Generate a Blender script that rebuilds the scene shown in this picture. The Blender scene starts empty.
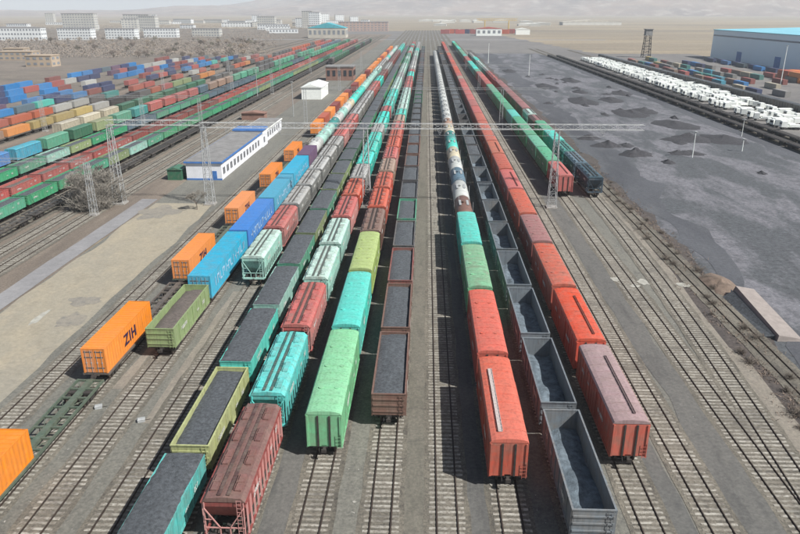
import bpy, math, random
from mathutils import Vector, Matrix, noise
R = math.radians
random.seed(7)
scene = bpy.context.scene
col = scene.collection

# ------------------------------------------------------------------ camera, sky, sun, exposure
cam = bpy.data.objects.new('camera', bpy.data.cameras.new('camera'))
col.objects.link(cam)
cam.data.sensor_width = 36.0
cam.data.lens = 36.0 * 690.0 / 800.0
cam.data.clip_start = 0.5
cam.data.clip_end = 60000
cam.location = (0, 0, 36.0)
cam.rotation_euler = (R(90 - 20.43), 0, R(2.10))
scene.camera = cam

SUN_EL, SUN_AZ = 47.0, 29.0        # azimuth: degrees below the +X axis, towards -Y
sdir = Vector((math.cos(R(SUN_EL)) * math.cos(R(-SUN_AZ)), math.cos(R(SUN_EL)) * math.sin(R(-SUN_AZ)), math.sin(R(SUN_EL))))
world = bpy.data.worlds.new('World'); scene.world = world; world.use_nodes = True
wn = world.node_tree.nodes; wl = world.node_tree.links
bg = wn['Background']
sky = wn.new('ShaderNodeTexSky'); sky.sky_type = 'NISHITA'; sky.sun_disc = False
sky.sun_elevation = R(SUN_EL); sky.sun_rotation = math.atan2(sdir.x, sdir.y)
sky.dust_density = 2.5; sky.air_density = 1.0; sky.altitude = 300
wl.new(sky.outputs[0], bg.inputs[0]); bg.inputs[1].default_value = 0.055
sl = bpy.data.lights.new('sun', 'SUN'); sl.energy = 5.0; sl.angle = R(0.5); sl.color = (1.0, 0.985, 0.945)
so = bpy.data.objects.new('sun', sl); col.objects.link(so)
so.rotation_euler = sdir.to_track_quat('Z', 'Y').to_euler(); so.location = (60, -30, 120)
scene.view_settings.view_transform = 'Standard'
scene.view_settings.look = 'None'
scene.view_settings.gamma = 1.0
scene.view_settings.use_curve_mapping = False
scene.view_settings.exposure = 0.46
scene.render.engine = 'CYCLES'
scene.cycles.use_denoising = True
scene.cycles.volume_bounces = 1
scene.cycles.max_bounces = 6
scene.cycles.transparent_max_bounces = 8

# ------------------------------------------------------------------ mesh helper
class MB:
    def __init__(s): s.v = []; s.f = []; s.m = []
    def face(s, pts, m=0):
        n = len(s.v); s.v += [tuple(p) for p in pts]; s.f.append(tuple(range(n, n + len(pts)))); s.m.append(m)
    def box(s, x0, x1, y0, y1, z0, z1, m=0):
        n = len(s.v)
        s.v += [(x0,y0,z0),(x1,y0,z0),(x1,y1,z0),(x0,y1,z0),(x0,y0,z1),(x1,y0,z1),(x1,y1,z1),(x0,y1,z1)]
        for q in ((0,3,2,1),(4,5,6,7),(0,1,5,4),(1,2,6,5),(2,3,7,6),(3,0,4,7)):
            s.f.append(tuple(n + i for i in q)); s.m.append(m)
    def hexa(s, b, t, m=0):               # bottom and top quads
        n = len(s.v); s.v += [tuple(p) for p in b] + [tuple(p) for p in t]
        for q in ((0,3,2,1),(4,5,6,7),(0,1,5,4),(1,2,6,5),(2,3,7,6),(3,0,4,7)):
            s.f.append(tuple(n + i for i in q)); s.m.append(m)
    def prism(s, prof, y0, y1, m=0, cap=True):   # profile of (x,z), counter-clockwise seen from -Y
        n = len(s.v); k = len(prof)
        s.v += [(x, y0, z) for x, z in prof] + [(x, y1, z) for x, z in prof]
        for i in range(k):
            j = (i + 1) % k
            s.f.append((n + i, n + j, n + k + j, n + k + i)); s.m.append(m)
        if cap:
            s.f.append(tuple(n + k - 1 - i for i in range(k))[::-1]); s.m.append(m)
            s.f.append(tuple(n + k + i for i in range(k))[::-1]); s.m.append(m)
    def bar(s, a, b, r, m=0, n=4, r2=None):
        a = Vector(a); b = Vector(b); d = (b - a)
        if d.length < 1e-6: return
        q = d.to_track_quat('Z', 'Y'); r2 = r if r2 is None else r2
        o = len(s.v)
        for c, rr in ((a, r), (b, r2)):
            for i in range(n):
                t = 2 * math.pi * (i + .5) / n
                s.v.append(tuple(c + q @ Vector((rr * math.cos(t), rr * math.sin(t), 0))))
        for i in range(n):
            j = (i + 1) % n
            s.f.append((o + i, o + j, o + n + j, o + n + i)); s.m.append(m)
        s.f.append(tuple(o + n - 1 - i for i in range(n))); s.m.append(m)
        s.f.append(tuple(o + n + i for i in range(n))); s.m.append(m)
    def mesh(s, name, mats, smooth=False):
        me = bpy.data.meshes.new(name)
        me.from_pydata(s.v, [], s.f)
        for mt in mats: me.materials.append(mt)
        me.polygons.foreach_set('material_index', s.m)
        if smooth: me.polygons.foreach_set('use_smooth', [True] * len(s.f))
        me.update()
        return me

def link(name, me, parent=None, loc=(0,0,0), rz=0.0, kind=None):
    o = bpy.data.objects.new(name, me); col.objects.link(o)
    o.location = loc; o.rotation_euler = (0, 0, rz); o.parent = parent
    if kind: o['kind'] = kind
    return o
def tag(o, label, cat, group=None):
    o['label'] = label; o['category'] = cat
    if group: o['group'] = group
    return o

# ------------------------------------------------------------------ materials
def nt(name):
    m = bpy.data.materials.new(name); m.use_nodes = True
    t = m.node_tree; b = t.nodes['Principled BSDF']
    return m, t.nodes, t.links, b
def srgb(r, g, b):
    f = lambda c: (c / 255 / 12.92) if c / 255 <= .04045 else ((c / 255 + .055) / 1.055) ** 2.4
    return (f(r), f(g), f(b), 1)
def noise_node(n, l, vec, scale, detail=4, rough=.6, dist=0.0):
    x = n.new('ShaderNodeTexNoise'); x.inputs['Scale'].default_value = scale; x.inputs['Detail'].default_value = detail
    x.inputs['Roughness'].default_value = rough; x.inputs['Distortion'].default_value = dist
    if vec is not None: l.new(vec, x.inputs['Vector'])
    return x.outputs['Fac']
def ramp(n, l, fac, lo, hi, a=0.0, b=1.0):
    x = n.new('ShaderNodeMapRange'); x.inputs[1].default_value = lo; x.inputs[2].default_value = hi
    x.inputs[3].default_value = a; x.inputs[4].default_value = b; l.new(fac, x.inputs[0])
    return x.outputs[0]
def mixc(n, l, fac, a, b, mode='MIX'):
    x = n.new('ShaderNodeMix'); x.data_type = 'RGBA'; x.blend_type = mode
    if isinstance(fac, (int, float)): x.inputs[0].default_value = fac
    else: l.new(fac, x.inputs[0])
    for k, c in ((6, a), (7, b)):
        if isinstance(c, tuple): x.inputs[k].default_value = c if len(c) == 4 else (*c, 1)
        else: l.new(c, x.inputs[k])
    return x.outputs[2]
def scaled(n, l, vec, s, off=None):
    x = n.new('ShaderNodeVectorMath'); x.operation = 'MULTIPLY'; x.inputs[1].default_value = s; l.new(vec, x.inputs[0])
    return x.outputs[0]

_paint = {}
DUST = (0.20, 0.165, 0.13, 1)
def paint(rgb, wear=.45, rough=.55, dust=DUST):
    key = (tuple(rgb), wear, rough)
    if key in _paint: return _paint[key]
    m, n, l, b = nt('paint_%d_%d_%d' % tuple(rgb))
    c = tuple(q * .79 for q in srgb(*rgb)[:3]) + (1,)
    oi = n.new('ShaderNodeObjectInfo'); tc = n.new('ShaderNodeTexCoord')
    add = n.new('ShaderNodeVectorMath'); add.operation = 'ADD'
    mul = n.new('ShaderNodeMath'); mul.operation = 'MULTIPLY'; mul.inputs[1].default_value = 90.0
    l.new(oi.outputs['Random'], mul.inputs[0]); l.new(tc.outputs['Object'], add.inputs[0]); l.new(mul.outputs[0], add.inputs[1])
    vec = add.outputs[0]
    hs = n.new('ShaderNodeHueSaturation'); hs.inputs['Color'].default_value = c
    l.new(ramp(n, l, oi.outputs['Random'], 0, 1, .84, 1.14), hs.inputs['Value'])
    l.new(ramp(n, l, noise_node(n, l, vec, .01, 0), .3, .7, .85, 1.1), hs.inputs['Saturation'])
    rw = n.new('ShaderNodeMath'); rw.operation = 'MULTIPLY'; rw.inputs[1].default_value = 7.31
    rf = n.new('ShaderNodeMath'); rf.operation = 'FRACT'; l.new(oi.outputs['Random'], rw.inputs[0]); l.new(rw.outputs[0], rf.inputs[0])
    dirt = n.new('ShaderNodeMath'); dirt.operation = 'MULTIPLY'; l.new(ramp(n, l, rf.outputs[0], 0, 1, .35, 1.25), dirt.inputs[1])
    l.new(ramp(n, l, noise_node(n, l, vec, .9, 7, .72), .36, .66, 0, wear), dirt.inputs[0]); dirt.use_clamp = True
    f1 = dirt.outputs[0]
    o1 = mixc(n, l, f1, hs.outputs[0], dust)
    f2 = ramp(n, l, noise_node(n, l, scaled(n, l, vec, (4, 4, .35)), 1.2, 4), .48, .68, 0, wear * .9)
    o2 = mixc(n, l, f2, o1, (c[0] * .35 + .01, c[1] * .35 + .01, c[2] * .35 + .01, 1))
    f3 = ramp(n, l, noise_node(n, l, vec, 1.3, 6, .7), .52, .70, 0, wear * .8)
    o3 = mixc(n, l, f3, o2, (min(1, c[0] * 1.2 + .06), min(1, c[1] * 1.2 + .06), min(1, c[2] * 1.2 + .055), 1))
    f4 = n.new('ShaderNodeMath'); f4.operation = 'MULTIPLY'
    l.new(ramp(n, l, noise_node(n, l, vec, 2.2, 8, .8), .54, .68, 0, min(1, wear * 1.3)), f4.inputs[0])
    l.new(ramp(n, l, noise_node(n, l, vec, .33, 3), .5, .66, .08, 1), f4.inputs[1]); f4 = f4.outputs[0]
    o3 = mixc(n, l, f4, o3, (.10, .055, .035, 1))
    l.new(o3, b.inputs['Base Color']); b.inputs['Roughness'].default_value = rough
    _paint[key] = m
    return m
def simple(name, c, rough=.8, var=.25, scale=2.0, metal=0.0, bump=0.0):
    m, n, l, b = nt(name)
    tc = n.new('ShaderNodeNewGeometry')
    f = noise_node(n, l, tc.outputs['Position'], scale, 5, .65)
    lo = tuple(x * (1 - var) for x in c[:3]) + (1,); hi = tuple(min(1, x * (1 + var)) for x in c[:3]) + (1,)
    l.new(mixc(n, l, ramp(n, l, f, .3, .7), lo, hi), b.inputs['Base Color'])
    b.inputs['Roughness'].default_value = rough; b.inputs['Metallic'].default_value = metal
    if bump:
        bp = n.new('ShaderNodeBump'); bp.inputs['Strength'].default_value = bump; bp.inputs['Distance'].default_value = .1
        l.new(noise_node(n, l, tc.outputs['Position'], scale * 4, 5, .7), bp.inputs['Height']); l.new(bp.outputs[0], b.inputs['Normal'])
    return m

M = dict(
    under=simple('grimy_underframe', (.035, .03, .027), .85, .4, 3),
    wheel=simple('worn_wheel_steel', (.07, .055, .045), .6, .3, 6),
    coal=simple('coal_load', (.078, .086, .095), .95, .5, 3.5, bump=1.0),
    coal_brown=simple('brown_coal_load', (.12, .10, .088), .95, .35, 3.5, bump=.8),
    residue=simple('grey_residue', (.12, .15, .175), .95, .5, 1.6, bump=.8),
    grate=simple('galvanised_grating', (.42, .36, .34), .7, .25, 5),
    steel=simple('galvanised_steel', (.33, .34, .34), .6, .25, 4),
    darkrail=simple('rail_steel_side', (.035, .024, .018), .75, .35, 2),
    white=simple('white_paint', (.78, .80, .76), .6, .1, 1),
    letter_dark=simple('lettering_dark', (.03, .015, .05), .6, .2, 4),
    letter_white=simple('lettering_white', (.34, .48, .62), .6, .2, 4),
    glass=simple('dark_window_glass', (.03, .035, .045), .15, .2, 1),
    tyre=simple('rubber', (.02, .02, .02), .8, .2, 3),
    roofgrey=simple('grey_felt_roof', (.20, .195, .19), .9, .25, .6),
    blue=simple('blue_roof_trim', (.05, .16, .42), .5, .2, 1),
    render=simple('whitewashed_wall', (.68, .69, .72), .8, .1, .8),
    concrete=simple('pale_concrete', (.30, .285, .265), .9, .25, 1.5, bump=.3),
    bark=simple('grey_bark', (.14, .115, .095), .9, .3, 5),
    twig=simple('bare_twigs', (.16, .135, .11), .9, .35, .6),
    teal=simple('teal_roof', (.06, .36, .42), .5, .2, .1),
    cream=simple('cream_wall', (.45, .42, .36), .8, .15, .1),
    cityroof=simple('far_roofs', (.25, .24, .24), .8, .2, .05),
)

M['farglass'] = simple('hazed_glazing', (.20, .215, .235), .5, .3, .3)  # glass for distant windows, haze painted in as a lighter grey
M['beam'] = simple('pale_gantry_paint', (.55, .56, .55), .6, .15, 4)
def sleeper_mat():
    m, n, l, b = nt('weathered_sleepers')
    g = n.new('ShaderNodeNewGeometry')
    sv = scaled(n, l, g.outputs['Position'], (.03, 1.55, 0))
    f = noise_node(n, l, sv, 1.0, 1)
    o = mixc(n, l, ramp(n, l, f, .30, .56), (.19, .175, .145, 1), (.39, .37, .325, 1))
    f2 = noise_node(n, l, g.outputs['Position'], 3.0, 5, .7)
    o = mixc(n, l, ramp(n, l, f2, .42, .60, .05, .88), o, (.14, .12, .095, 1))
    f3 = noise_node(n, l, g.outputs['Position'], .22, 3)
    o = mixc(n, l, ramp(n, l, f3, .5, .7, 0, .55), o, (.07, .065, .06, 1))
    l.new(o, b.inputs['Base Color']); b.inputs['Roughness'].default_value = .9
    return m
M['sleeper'] = sleeper_mat()

def ground_mat(name, a, bb, c, s1=.08, s2=1.2, stretch=(1, .25, 1), grit=.35, lo=.35, hi=.65, bump=.5, speck=None, dim=.84):
    m, n, l, b = nt(name)
    g = n.new('ShaderNodeNewGeometry'); P = g.outputs['Position']
    f = noise_node(n, l, scaled(n, l, P, stretch), s1, 6, .62, .6)
    o = mixc(n, l, ramp(n, l, f, lo, hi), a, bb)
    f2 = noise_node(n, l, scaled(n, l, P, stretch), s1 * 5.3, 5, .6)
    o = mixc(n, l, ramp(n, l, f2, .5, .72, 0, .75), o, c)
    f3 = noise_node(n, l, P, s2 * 2.2, 9, .85)
    o = mixc(n, l, min(1, grit * 1.5), o, mixc(n, l, ramp(n, l, f3, .36, .64), (.22, .22, .23, 1), (1.45, 1.42, 1.36, 1)), 'MULTIPLY')
    f6 = noise_node(n, l, P, s2 * .45, 5, .7)
    o = mixc(n, l, ramp(n, l, f6, .54, .68, 0, .5), o, mixc(n, l, .5, c, (.05, .05, .05, 1)))
    if speck:
        f4 = noise_node(n, l, P, speck[0], 2)
        o = mixc(n, l, ramp(n, l, f4, speck[1], speck[1] + .03), o, speck[2])
    o = mixc(n, l, 1.0, o, (dim, dim, dim, 1), 'MULTIPLY')
    l.new(o, b.inputs['Base Color']); b.inputs['Roughness'].default_value = .95
    bp = n.new('ShaderNodeBump'); bp.inputs['Strength'].default_value = bump; bp.inputs['Distance'].default_value = .15
    l.new(f3, bp.inputs['Height']); l.new(bp.outputs[0], b.inputs['Normal'])
    return m

# ------------------------------------------------------------------ the ground and its sheets
MG = dict(
    steppe=ground_mat('dry_steppe', (.37, .30, .205, 1), (.22, .185, .14, 1), (.40, .34, .25, 1), .006, .1, (.22, 1, 1), .3),
    yard=ground_mat('yard_earth', (.215, .21, .182, 1), (.18, .178, .158, 1), (.13, .128, .116, 1), .10, 1.6, (1, .16, 1), .4, speck=(2.2, .71, (.42, .4, .36, 1))),
    left=ground_mat('rusty_ballast', (.25, .205, .165, 1), (.17, .14, .115, 1), (.28, .235, .19, 1), .12, 1.6, (1, .12, 1), .4),
    asphalt=ground_mat('oily_asphalt', (.135, .134, .128, 1), (.165, .16, .148, 1), (.085, .084, .082, 1), .13, 1.5, (1, .14, 1), .3, speck=(1.7, .76, (.4, .4, .4, 1))),
    olive=ground_mat('gravel_walkway', (.17, .16, .13, 1), (.20, .185, .155, 1), (.125, .12, .10, 1), .2, 1.8, (1, .2, 1), .35),
    ballast=ground_mat('track_ballast', (.235, .215, .178, 1), (.16, .147, .122, 1), (.09, .082, .072, 1), .25, 2.2, (1, .3, 1), .6),
    sand=ground_mat('sandy_earth', (.38, .335, .25, 1), (.32, .295, .24, 1), (.43, .37, .27, 1), .06, .8, (1, .5, 1), .18),
    path=ground_mat('concrete_path', (.30, .295, .30, 1), (.25, .245, .25, 1), (.34, .33, .33, 1), .1, .9, (1, 1, 1), .15),
    coalyard=ground_mat('coal_dusted_yard', (.10, .108, .12, 1), (.20, .20, .225, 1), (.075, .078, .088, 1), .10, .55, (1, .34, 1), .5, .44, .56),
    coaldark=ground_mat('coal_dust_strip', (.065, .068, .08, 1), (.11, .115, .13, 1), (.13, .135, .145, 1), .05, .7, (1, .3, 1), .3),
    slope=ground_mat('coal_soiled_slope', (.085, .072, .068, 1), (.12, .10, .09, 1), (.045, .042, .042, 1), .12, .9, (1, .4, 1), .5),
    kerb=ground_mat('pale_cinder_edge', (.30, .27, .225, 1), (.24, .215, .18, 1), (.34, .30, .25, 1), .3, 1.5, (1, .3, 1), .3),
    far=ground_mat('far_grey_yard', (.17, .16, .155, 1), (.23, .215, .2, 1), (.13, .125, .125, 1), .02, .3, (.6, .6, 1), .2),
    town=ground_mat('brown_waste_land', (.22, .185, .155, 1), (.15, .13, .11, 1), (.28, .24, .19, 1), .012, .3, (1, 1.6, 1), .3),
)
mb = MB()
xs = [-14000, -6000, -2500, -1000, 0, 1000, 2500, 6000, 14000]; ys = [-2500, -600, 0, 1200, 2500, 5000, 9000, 16000]
for i in range(len(xs) - 1):
    for j in range(len(ys) - 1):
        mb.face([(xs[i], ys[j], 0), (xs[i+1], ys[j], 0), (xs[i+1], ys[j+1], 0), (xs[i], ys[j+1], 0)])
link('ground', mb.mesh('ground', [MG['steppe']]), kind='structure')

def strip(name, xl, xr, y0, y1, z, mat, wob=.0, step=4.0, grow=1.015):
    """ground sheet between two lines; xl / xr may be functions of y; edges wander by wob"""
    mb = MB(); fl = xl if callable(xl) else (lambda y: xl); fr = xr if callable(xr) else (lambda y: xr)
    y = y0; pts = []; k = 0
    sd = random.random() * 100
    while True:
        w = lambda s: wob * noise.noise(Vector((y * .09, s, sd))) * 2 + wob * .5 * noise.noise(Vector((y * .6, s + 5, sd)))
        pts.append((fl(y) + w(0), fr(y) + w(9), y))
        if y >= y1: break
        y = min(y1, y + step); step *= grow
    for a, b in zip(pts, pts[1:]):
        mb.face([(a[0], a[2], z), (a[1], a[2], z), (b[1], b[2], z), (b[0], b[2], z)])
    return link(name, mb.mesh(name, [mat]), kind='structure')

strip('town_ground', -900, -150, 60, 1500, .02, MG['town'], 8, 10)
strip('yard_left_ground', -152, -53.5, 20, 1150, .05, MG['left'], .6)
strip('far_yard_ground', -150, lambda y: 150 - (y - 640) * .08, 640, 1350, .035, MG['far'], 10, 10)
def t6x(y):
    P = [(-10, 28.1), (20, 28.7), (40, 29.95), (54.5, 31.15), (72, 32.35), (92, 33.4), (115, 34.15), (138, 34.5), (3000, 34.5)]
    for a, b in zip(P, P[1:]):
        if y <= b[0]:
            t = (y - a[0]) / (b[0] - a[0]); return a[1] + (b[1] - a[1]) * t
    return 34.5
strip('yard_centre_ground', -53.6, lambda y: t6x(y) + 1.0, -10, 950, .065, MG['yard'], 0, 3)
strip('cinder_edge', lambda y: t6x(y) + .9, lambda y: t6x(y) + 2.6 + (.9 if y < 70 else 0), -10, 700, .085, MG['kerb'], .25, 3)
strip('embankment_slope', lambda y: t6x(y) + 2.4, lambda y: t6x(y) + 8.5, -10, 700, .045, MG['slope'], 1.0, 3)
strip('coal_yard', 38, 99, -10, 760, .025, MG['coalyard'], 1.0, 4)
strip('coal_dust_strip', lambda y: 41.5 + .012 * y, lambda y: 41.5 + .012 * y + (6 + .008 * y) * min(1, (y - 60) / 90), 60, 640, .055, MG['coaldark'], 2.6, 3)
strip('goods_yard_ground', 99, 232, 120, 640, .03, MG['far'], 1.0, 5)
strip('dark_yard_strip', 95, 113, 110, 620, .05, MG['coaldark'], 1.0, 5)
strip('sandy_ground', lambda y: -53.4, lambda y: -41.3 - .0 * y, 25, 131, .085, MG['sand'], .5, 3)
strip('concrete_path', -57.2, -54.0, 20, 134, .095, MG['path'], .12, 4)
strip('asphalt_lane', -12.2, -9.9, -5, 520, .085, MG['asphalt'], .42, 3)
strip('asphalt_lane', -6.5, -4.7, -5, 520, .085, MG['yard'], .15, 3)
strip('gravel_walkway', -1.25, .45, -5, 900, .085, MG['olive'], .12, 3)
strip('asphalt_lane', 3.6, 5.2, -5, 620, .085, MG['asphalt'], .42, 3)
strip('asphalt_lane', 18.9, 20.5, -5, 620, .085, MG['asphalt'], .42, 3)
strip('asphalt_lane', 23.9, 27.0, -5, 620, .087, MG['asphalt'], .42, 3)
strip('pale_lane', -26.0, -24.9, 54, 86, .088, MG['kerb'], .2, 2)
strip('pale_lane', -26.3, -25.3, 95, 170, .088, MG['kerb'], .2, 2)
strip('pale_lane', -31.4, -30.3, 60, 84, .088, MG['kerb'], .2, 2)
def blotch(name, x, y, rx, ry, z, mat, seed):
    mb = MB(); c = []
    for i in range(28):
        a = 2 * math.pi * i / 28; r = 1 + .55 * noise.noise(Vector((math.cos(a) * 1.6, math.sin(a) * 1.6, seed))) + .2 * noise.noise(Vector((math.cos(a) * 5, math.sin(a) * 5, seed)))
        c.append((x + rx * r * math.cos(a), y + ry * r * math.sin(a), z))
    mb.face(c); link(name, mb.mesh(name, [mat]), kind='structure')
LIME = simple('spilt_lime', (.33, .32, .28), .9, .25, 1.5)
DK = ground_mat('damp_grey_stain', (.27, .25, .215, 1), (.31, .28, .23, 1), (.2, .195, .18, 1), .2, 1, (1, 1, 1), .2)
for k, (x, y, rx, ry) in enumerate(((31.0, 91.5, .8, 1.0), (29.4, 90.0, .6, .5), (36.0, 90.5, .9, .8), (27.2, 92.5, .5, .9))): blotch('lime_spill', x, y, rx, ry, .118, LIME, k * 2.3)
blotch('lime_spill', -47.8, 76.5, .5, 2.2, .1, LIME, 40); blotch('damp_stain', -44.5, 82, 2.2, 1.6, .098, DK, 50); blotch('damp_stain', -43.5, 76, 1.6, 2.2, .098, DK, 54); blotch('damp_stain', -50.5, 124, 3.5, 4.5, .098, DK, 57)
strip('access_road', -240, 230, 935, 950, .08, MG['path'], .5, 15)

# ------------------------------------------------------------------ railway tracks
TZ = .20          # top of rail above the ground
def rail_mesh(off, y0, y1, fx=None):
    mb = MB(); y = y0; pts = []; step = 6.0
    while True:
        pts.append(((fx(y) if fx else 0) + off, y))
        if y >= y1: break
        y = min(y1, y + step); step *= 1.02 if fx is None else 1.0
    if fx is None: pts = [pts[0], pts[-1]]
    for (xa, ya), (xb, yb) in zip(pts, pts[1:]):
        for w, z0, z1 in ((.075, .10, .125), (.036, .125, TZ)):
            mb.hexa([(xa - w, ya, z0), (xa + w, ya, z0), (xb + w, yb, z0), (xb - w, yb, z0)], [(xa - w, ya, z1), (xa + w, ya, z1), (xb + w, yb, z1), (xb - w, yb, z1)])
    return mb.mesh('rail', [M['darkrail']])
def sleeper_one(seed):
    rnd = random.Random(seed); mb = MB(); w = .14; h = .115
    mb.hexa([(-1.36, -w, .06), (1.36, -w, .06), (1.36, w, .06), (-1.36, w, .06)], [(-1.34, -w + .02, h), (1.34, -w + .02, h), (1.34, w - .02, h), (-1.34, w - .02, h)])
    return mb.mesh('sleeper', [M['sleeper']])
SL = [sleeper_one(i) for i in range(2)]
PITCH = .57
def sleepers_mesh(y0, y1, fx=None):
    mb = MB(); y = y0
    while y < y1:
        x = fx(y) if fx else 0
        dx = random.uniform(-.06, .06); dy = random.uniform(-.05, .05); w = .14; h = .115
        mb.hexa([(x - 1.36 + dx, y - w + dy, .06), (x + 1.36 + dx, y - w, .06), (x + 1.36 + dx, y + w, .06), (x - 1.36 + dx, y + w + dy, .06)],
                [(x - 1.34 + dx, y - w + .02 + dy, h), (x + 1.34 + dx, y - w + .02, h), (x + 1.34 + dx, y + w - .02, h), (x - 1.34 + dx, y + w - .02 + dy, h)])
        y += PITCH
    return mb.mesh('sleepers', [M['sleeper']])
shared = {}
def track(X, y0, y1, near=None, fx=None, bal=True, s1=330):
    """one track: ballast sheet, two rails, single sleepers in the open stretch near, the others as one mesh"""
    mb = MB(); y = y0; pts = []
    while True:
        w = 1.75 + .22 * noise.noise(Vector((y * .3, X, 0))); pts.append((fx(y) if fx else 0, y, w))
        if y >= y1: break
        y = min(y1, y + (2.5 if y < 300 else 25))
    for a, b in zip(pts, pts[1:]):
        mb.face([(a[0] - a[2], a[1], .105 - .012), (a[0] + a[2], a[1], .105 - .012), (b[0] + b[2], b[1], .105 - .012), (b[0] - b[2], b[1], .105 - .012)])
    t = link('railway_track', mb.mesh('track_ballast', [MG['ballast']]), loc=(X, 0, .008 if fx else 0), kind='structure')
    for sgn in (-1, 1):
        if fx: me = rail_mesh(sgn * .78, y0, y1, fx)
        else:
            k = (sgn, y0, y1)
            if k not in shared: shared[k] = rail_mesh(sgn * .78, y0, y1)
            me = shared[k]
        link('rail', me, t)
    ya = y0
    if near:
        y = near[0]; n = 0
        while y < near[1] and n < 99:
            o = link('sleeper', SL[n % 2], t, (random.uniform(-.07, .07) + (fx(y) if fx else 0), y + random.uniform(-.04, .04), random.uniform(-.008, .006)), random.uniform(-.02, .02))
            y += PITCH; n += 1
        ya = y
    if s1 > ya:
        if fx: me = sleepers_mesh(ya, s1, fx)
        else:
            k = ('s', round(ya, 1), s1)
            if k not in shared: shared[k] = sleepers_mesh(ya, s1)
            me = shared[k]
        o = link('sleepers', me, t); o['kind'] = 'stuff'
    return t
TX = {-8: -38.6, -7: -33.2, -6: -28.5, -5: -23.4, -4: -18.35, -3: -13.6, -2: -8.2, -1: -3.0, 0: 2.0, 1: 6.85, 2: 12.0, 3: 17.1, 4: 22.2, 5: 28.6}
for k, x in TX.items():
    near = {0: (36, 96), -1: (36, 56), -2: (36, 52), 1: (36, 50), 3: (36, 52), 4: (36, 96), 5: (36, 96), -5: (36, 90), -6: (36, 70), -8: (50, 100)}.get(k)
    track(x, 0, 1400, near)
track(0, 20, 900, (36, 96), fx=t6x)
track(38.4, 55, 330, None, s1=56)
track(-62.5, 60, 1100, None); track(-67.0, 60, 1100, None)
# ------------------------------------------------------------------ rolling stock: prototypes
# a spec is [name, mesh, {slot: role}, children]; roles get their material per wagon
def wheelset():
    mb = MB()
    for s in (-1, 1):
        mb.bar((s * .72, 0, .475), (s * .84, 0, .475), .475, 0, 14)
        mb.bar((s * .70, 0, .475), (s * .72, 0, .475), .52, 0, 14)
    mb.bar((-.7, 0, .475), (.7, 0, .475), .09, 0, 8)
    return mb.mesh('wheelset', [M['wheel']])
WS = wheelset()
def bogie_spec(y):
    mb = MB()
    for s in (-1, 1):
        x0, x1 = sorted((s * .95, s * 1.12))
        mb.box(x0, x1, -1.15, 1.15, .62, .80); mb.box(x0, x1, -.45, .45, .36, .62)
        for e in (-1, 1):
            mb.box(x0 - .02, x1 + .02, e * .925 - .16, e * .925 + .16, .36, .617)
        for q in (-.2, 0, .2): mb.bar((s * 1.03, q, .36), (s * 1.03, q, .15), .07, 0, 6)
    mb.box(-1.2, 1.2, -.22, .22, .803, .98)
    me = mb.mesh('bogie', [M['under']])
    return ['bogie', me, {}, [['wheelset', WS, {}, [], (0, -.925, 0)], ['wheelset', WS, {}, [], (0, .925, 0)]], (0, y, 0)]
def coupler_spec(L, s):
    mb = MB(); y = s * L / 2
    mb.box(-.11, .11, *sorted((y, y + s * .38)), .93, 1.12); mb.box(-.2, .2, *sorted((y + s * .38, y + s * .58)), .88, 1.16)
    mb.bar((-.45, y, 1.0), (-.45, y + s * .35, .6), .03); 
    return ['coupler', mb.mesh('coupler', [M['under']]), {}, []]
def frame_spec(L, w=1.3):
    mb = MB()
    mb.box(-.25, .25, -L / 2, L / 2, .99, 1.28)
    for s in (-1, 1): mb.box(*sorted((s * w, s * (w - .1))), -L / 2 + .05, L / 2 - .05, 1.10, 1.28)
    k = int(L / 2.4)
    for i in range(k + 1):
        y = -L / 2 + .15 + i * (L - .3) / k
        for s in (-1, 1): mb.box(*sorted((s * .25, s * (w - .1))), y - .06, y + .06, 1.12, 1.26)
    mb.bar((.5, -1.2, .85), (.5, .6, .85), .22, 0, 10); mb.box(-.7, -.4, -.5, .3, .7, 1.0)
    for s in (-1, 1): mb.bar((s*.6, -L/2+2.6, .8), (s*.6, L/2-2.6, .75), .03)
    return ['underframe', mb.mesh('underframe', [M['under']]), {}, []]
def ladder(mb, x, y, z0, z1, w=.2, m=0, ax='x'):
    for s in (-1, 1):
        a = (x + s * w, y, z0) if ax == 'x' else (x, y + s * w, z0)
        b = (a[0], a[1], z1); mb.bar(a, b, .022, m)
    z = z0 + .15
    while z < z1:
        a = (x - w, y, z) if ax == 'x' else (x, y - w, z); b = (x + w, y, z) if ax == 'x' else (x, y + w, z)
        mb.bar(a, b, .018, m); z += .32
def simple_under(mb, L, m):
    mb.box(-1.0, 1.0, -L / 2 + .1, L / 2 - .1, .95, 1.2, m)
    for e in (-1, 1):
        c = e * (L / 2 - 1.9 if L < 20 else L / 2 - 2.2); mb.box(-1.1, 1.1, c - 1.3, c + 1.3, .02, .94, m)
    mb.box(-.12, .12, -L / 2 - .55, L / 2 + .55, .95, 1.1, m)
def load_mesh(L, z, rnd, dish, mat, hw=1.42, amp=.22, edge=.3):
    mb = MB(); nx, ny = 8, 26; P = []
    sd = rnd.random() * 50
    for j in range(ny + 1):
        for i in range(nx + 1):
            u = i / nx * 2 - 1; v = j / ny * 2 - 1
            x = u * hw; y = v * (L / 2)
            e = min(1, (1 - abs(u)) * 3.5) * min(1, (1 - abs(v)) * 9)
            zz = z - edge + edge * e + amp * noise.noise(Vector((x * .9, y * .35, sd))) + .06 * noise.noise(Vector((x * 3, y * 2.2, sd)))
            zz += dish * (1 - u * u)
            P.append((x, y, zz))
    mb.v = P
    for j in range(ny):
        for i in range(nx):
            a = j * (nx + 1) + i; mb.f.append((a, a + 1, a + nx + 2, a + nx + 1)); mb.m.append(0)
    return mb.mesh('load', [mat], True)

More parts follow.
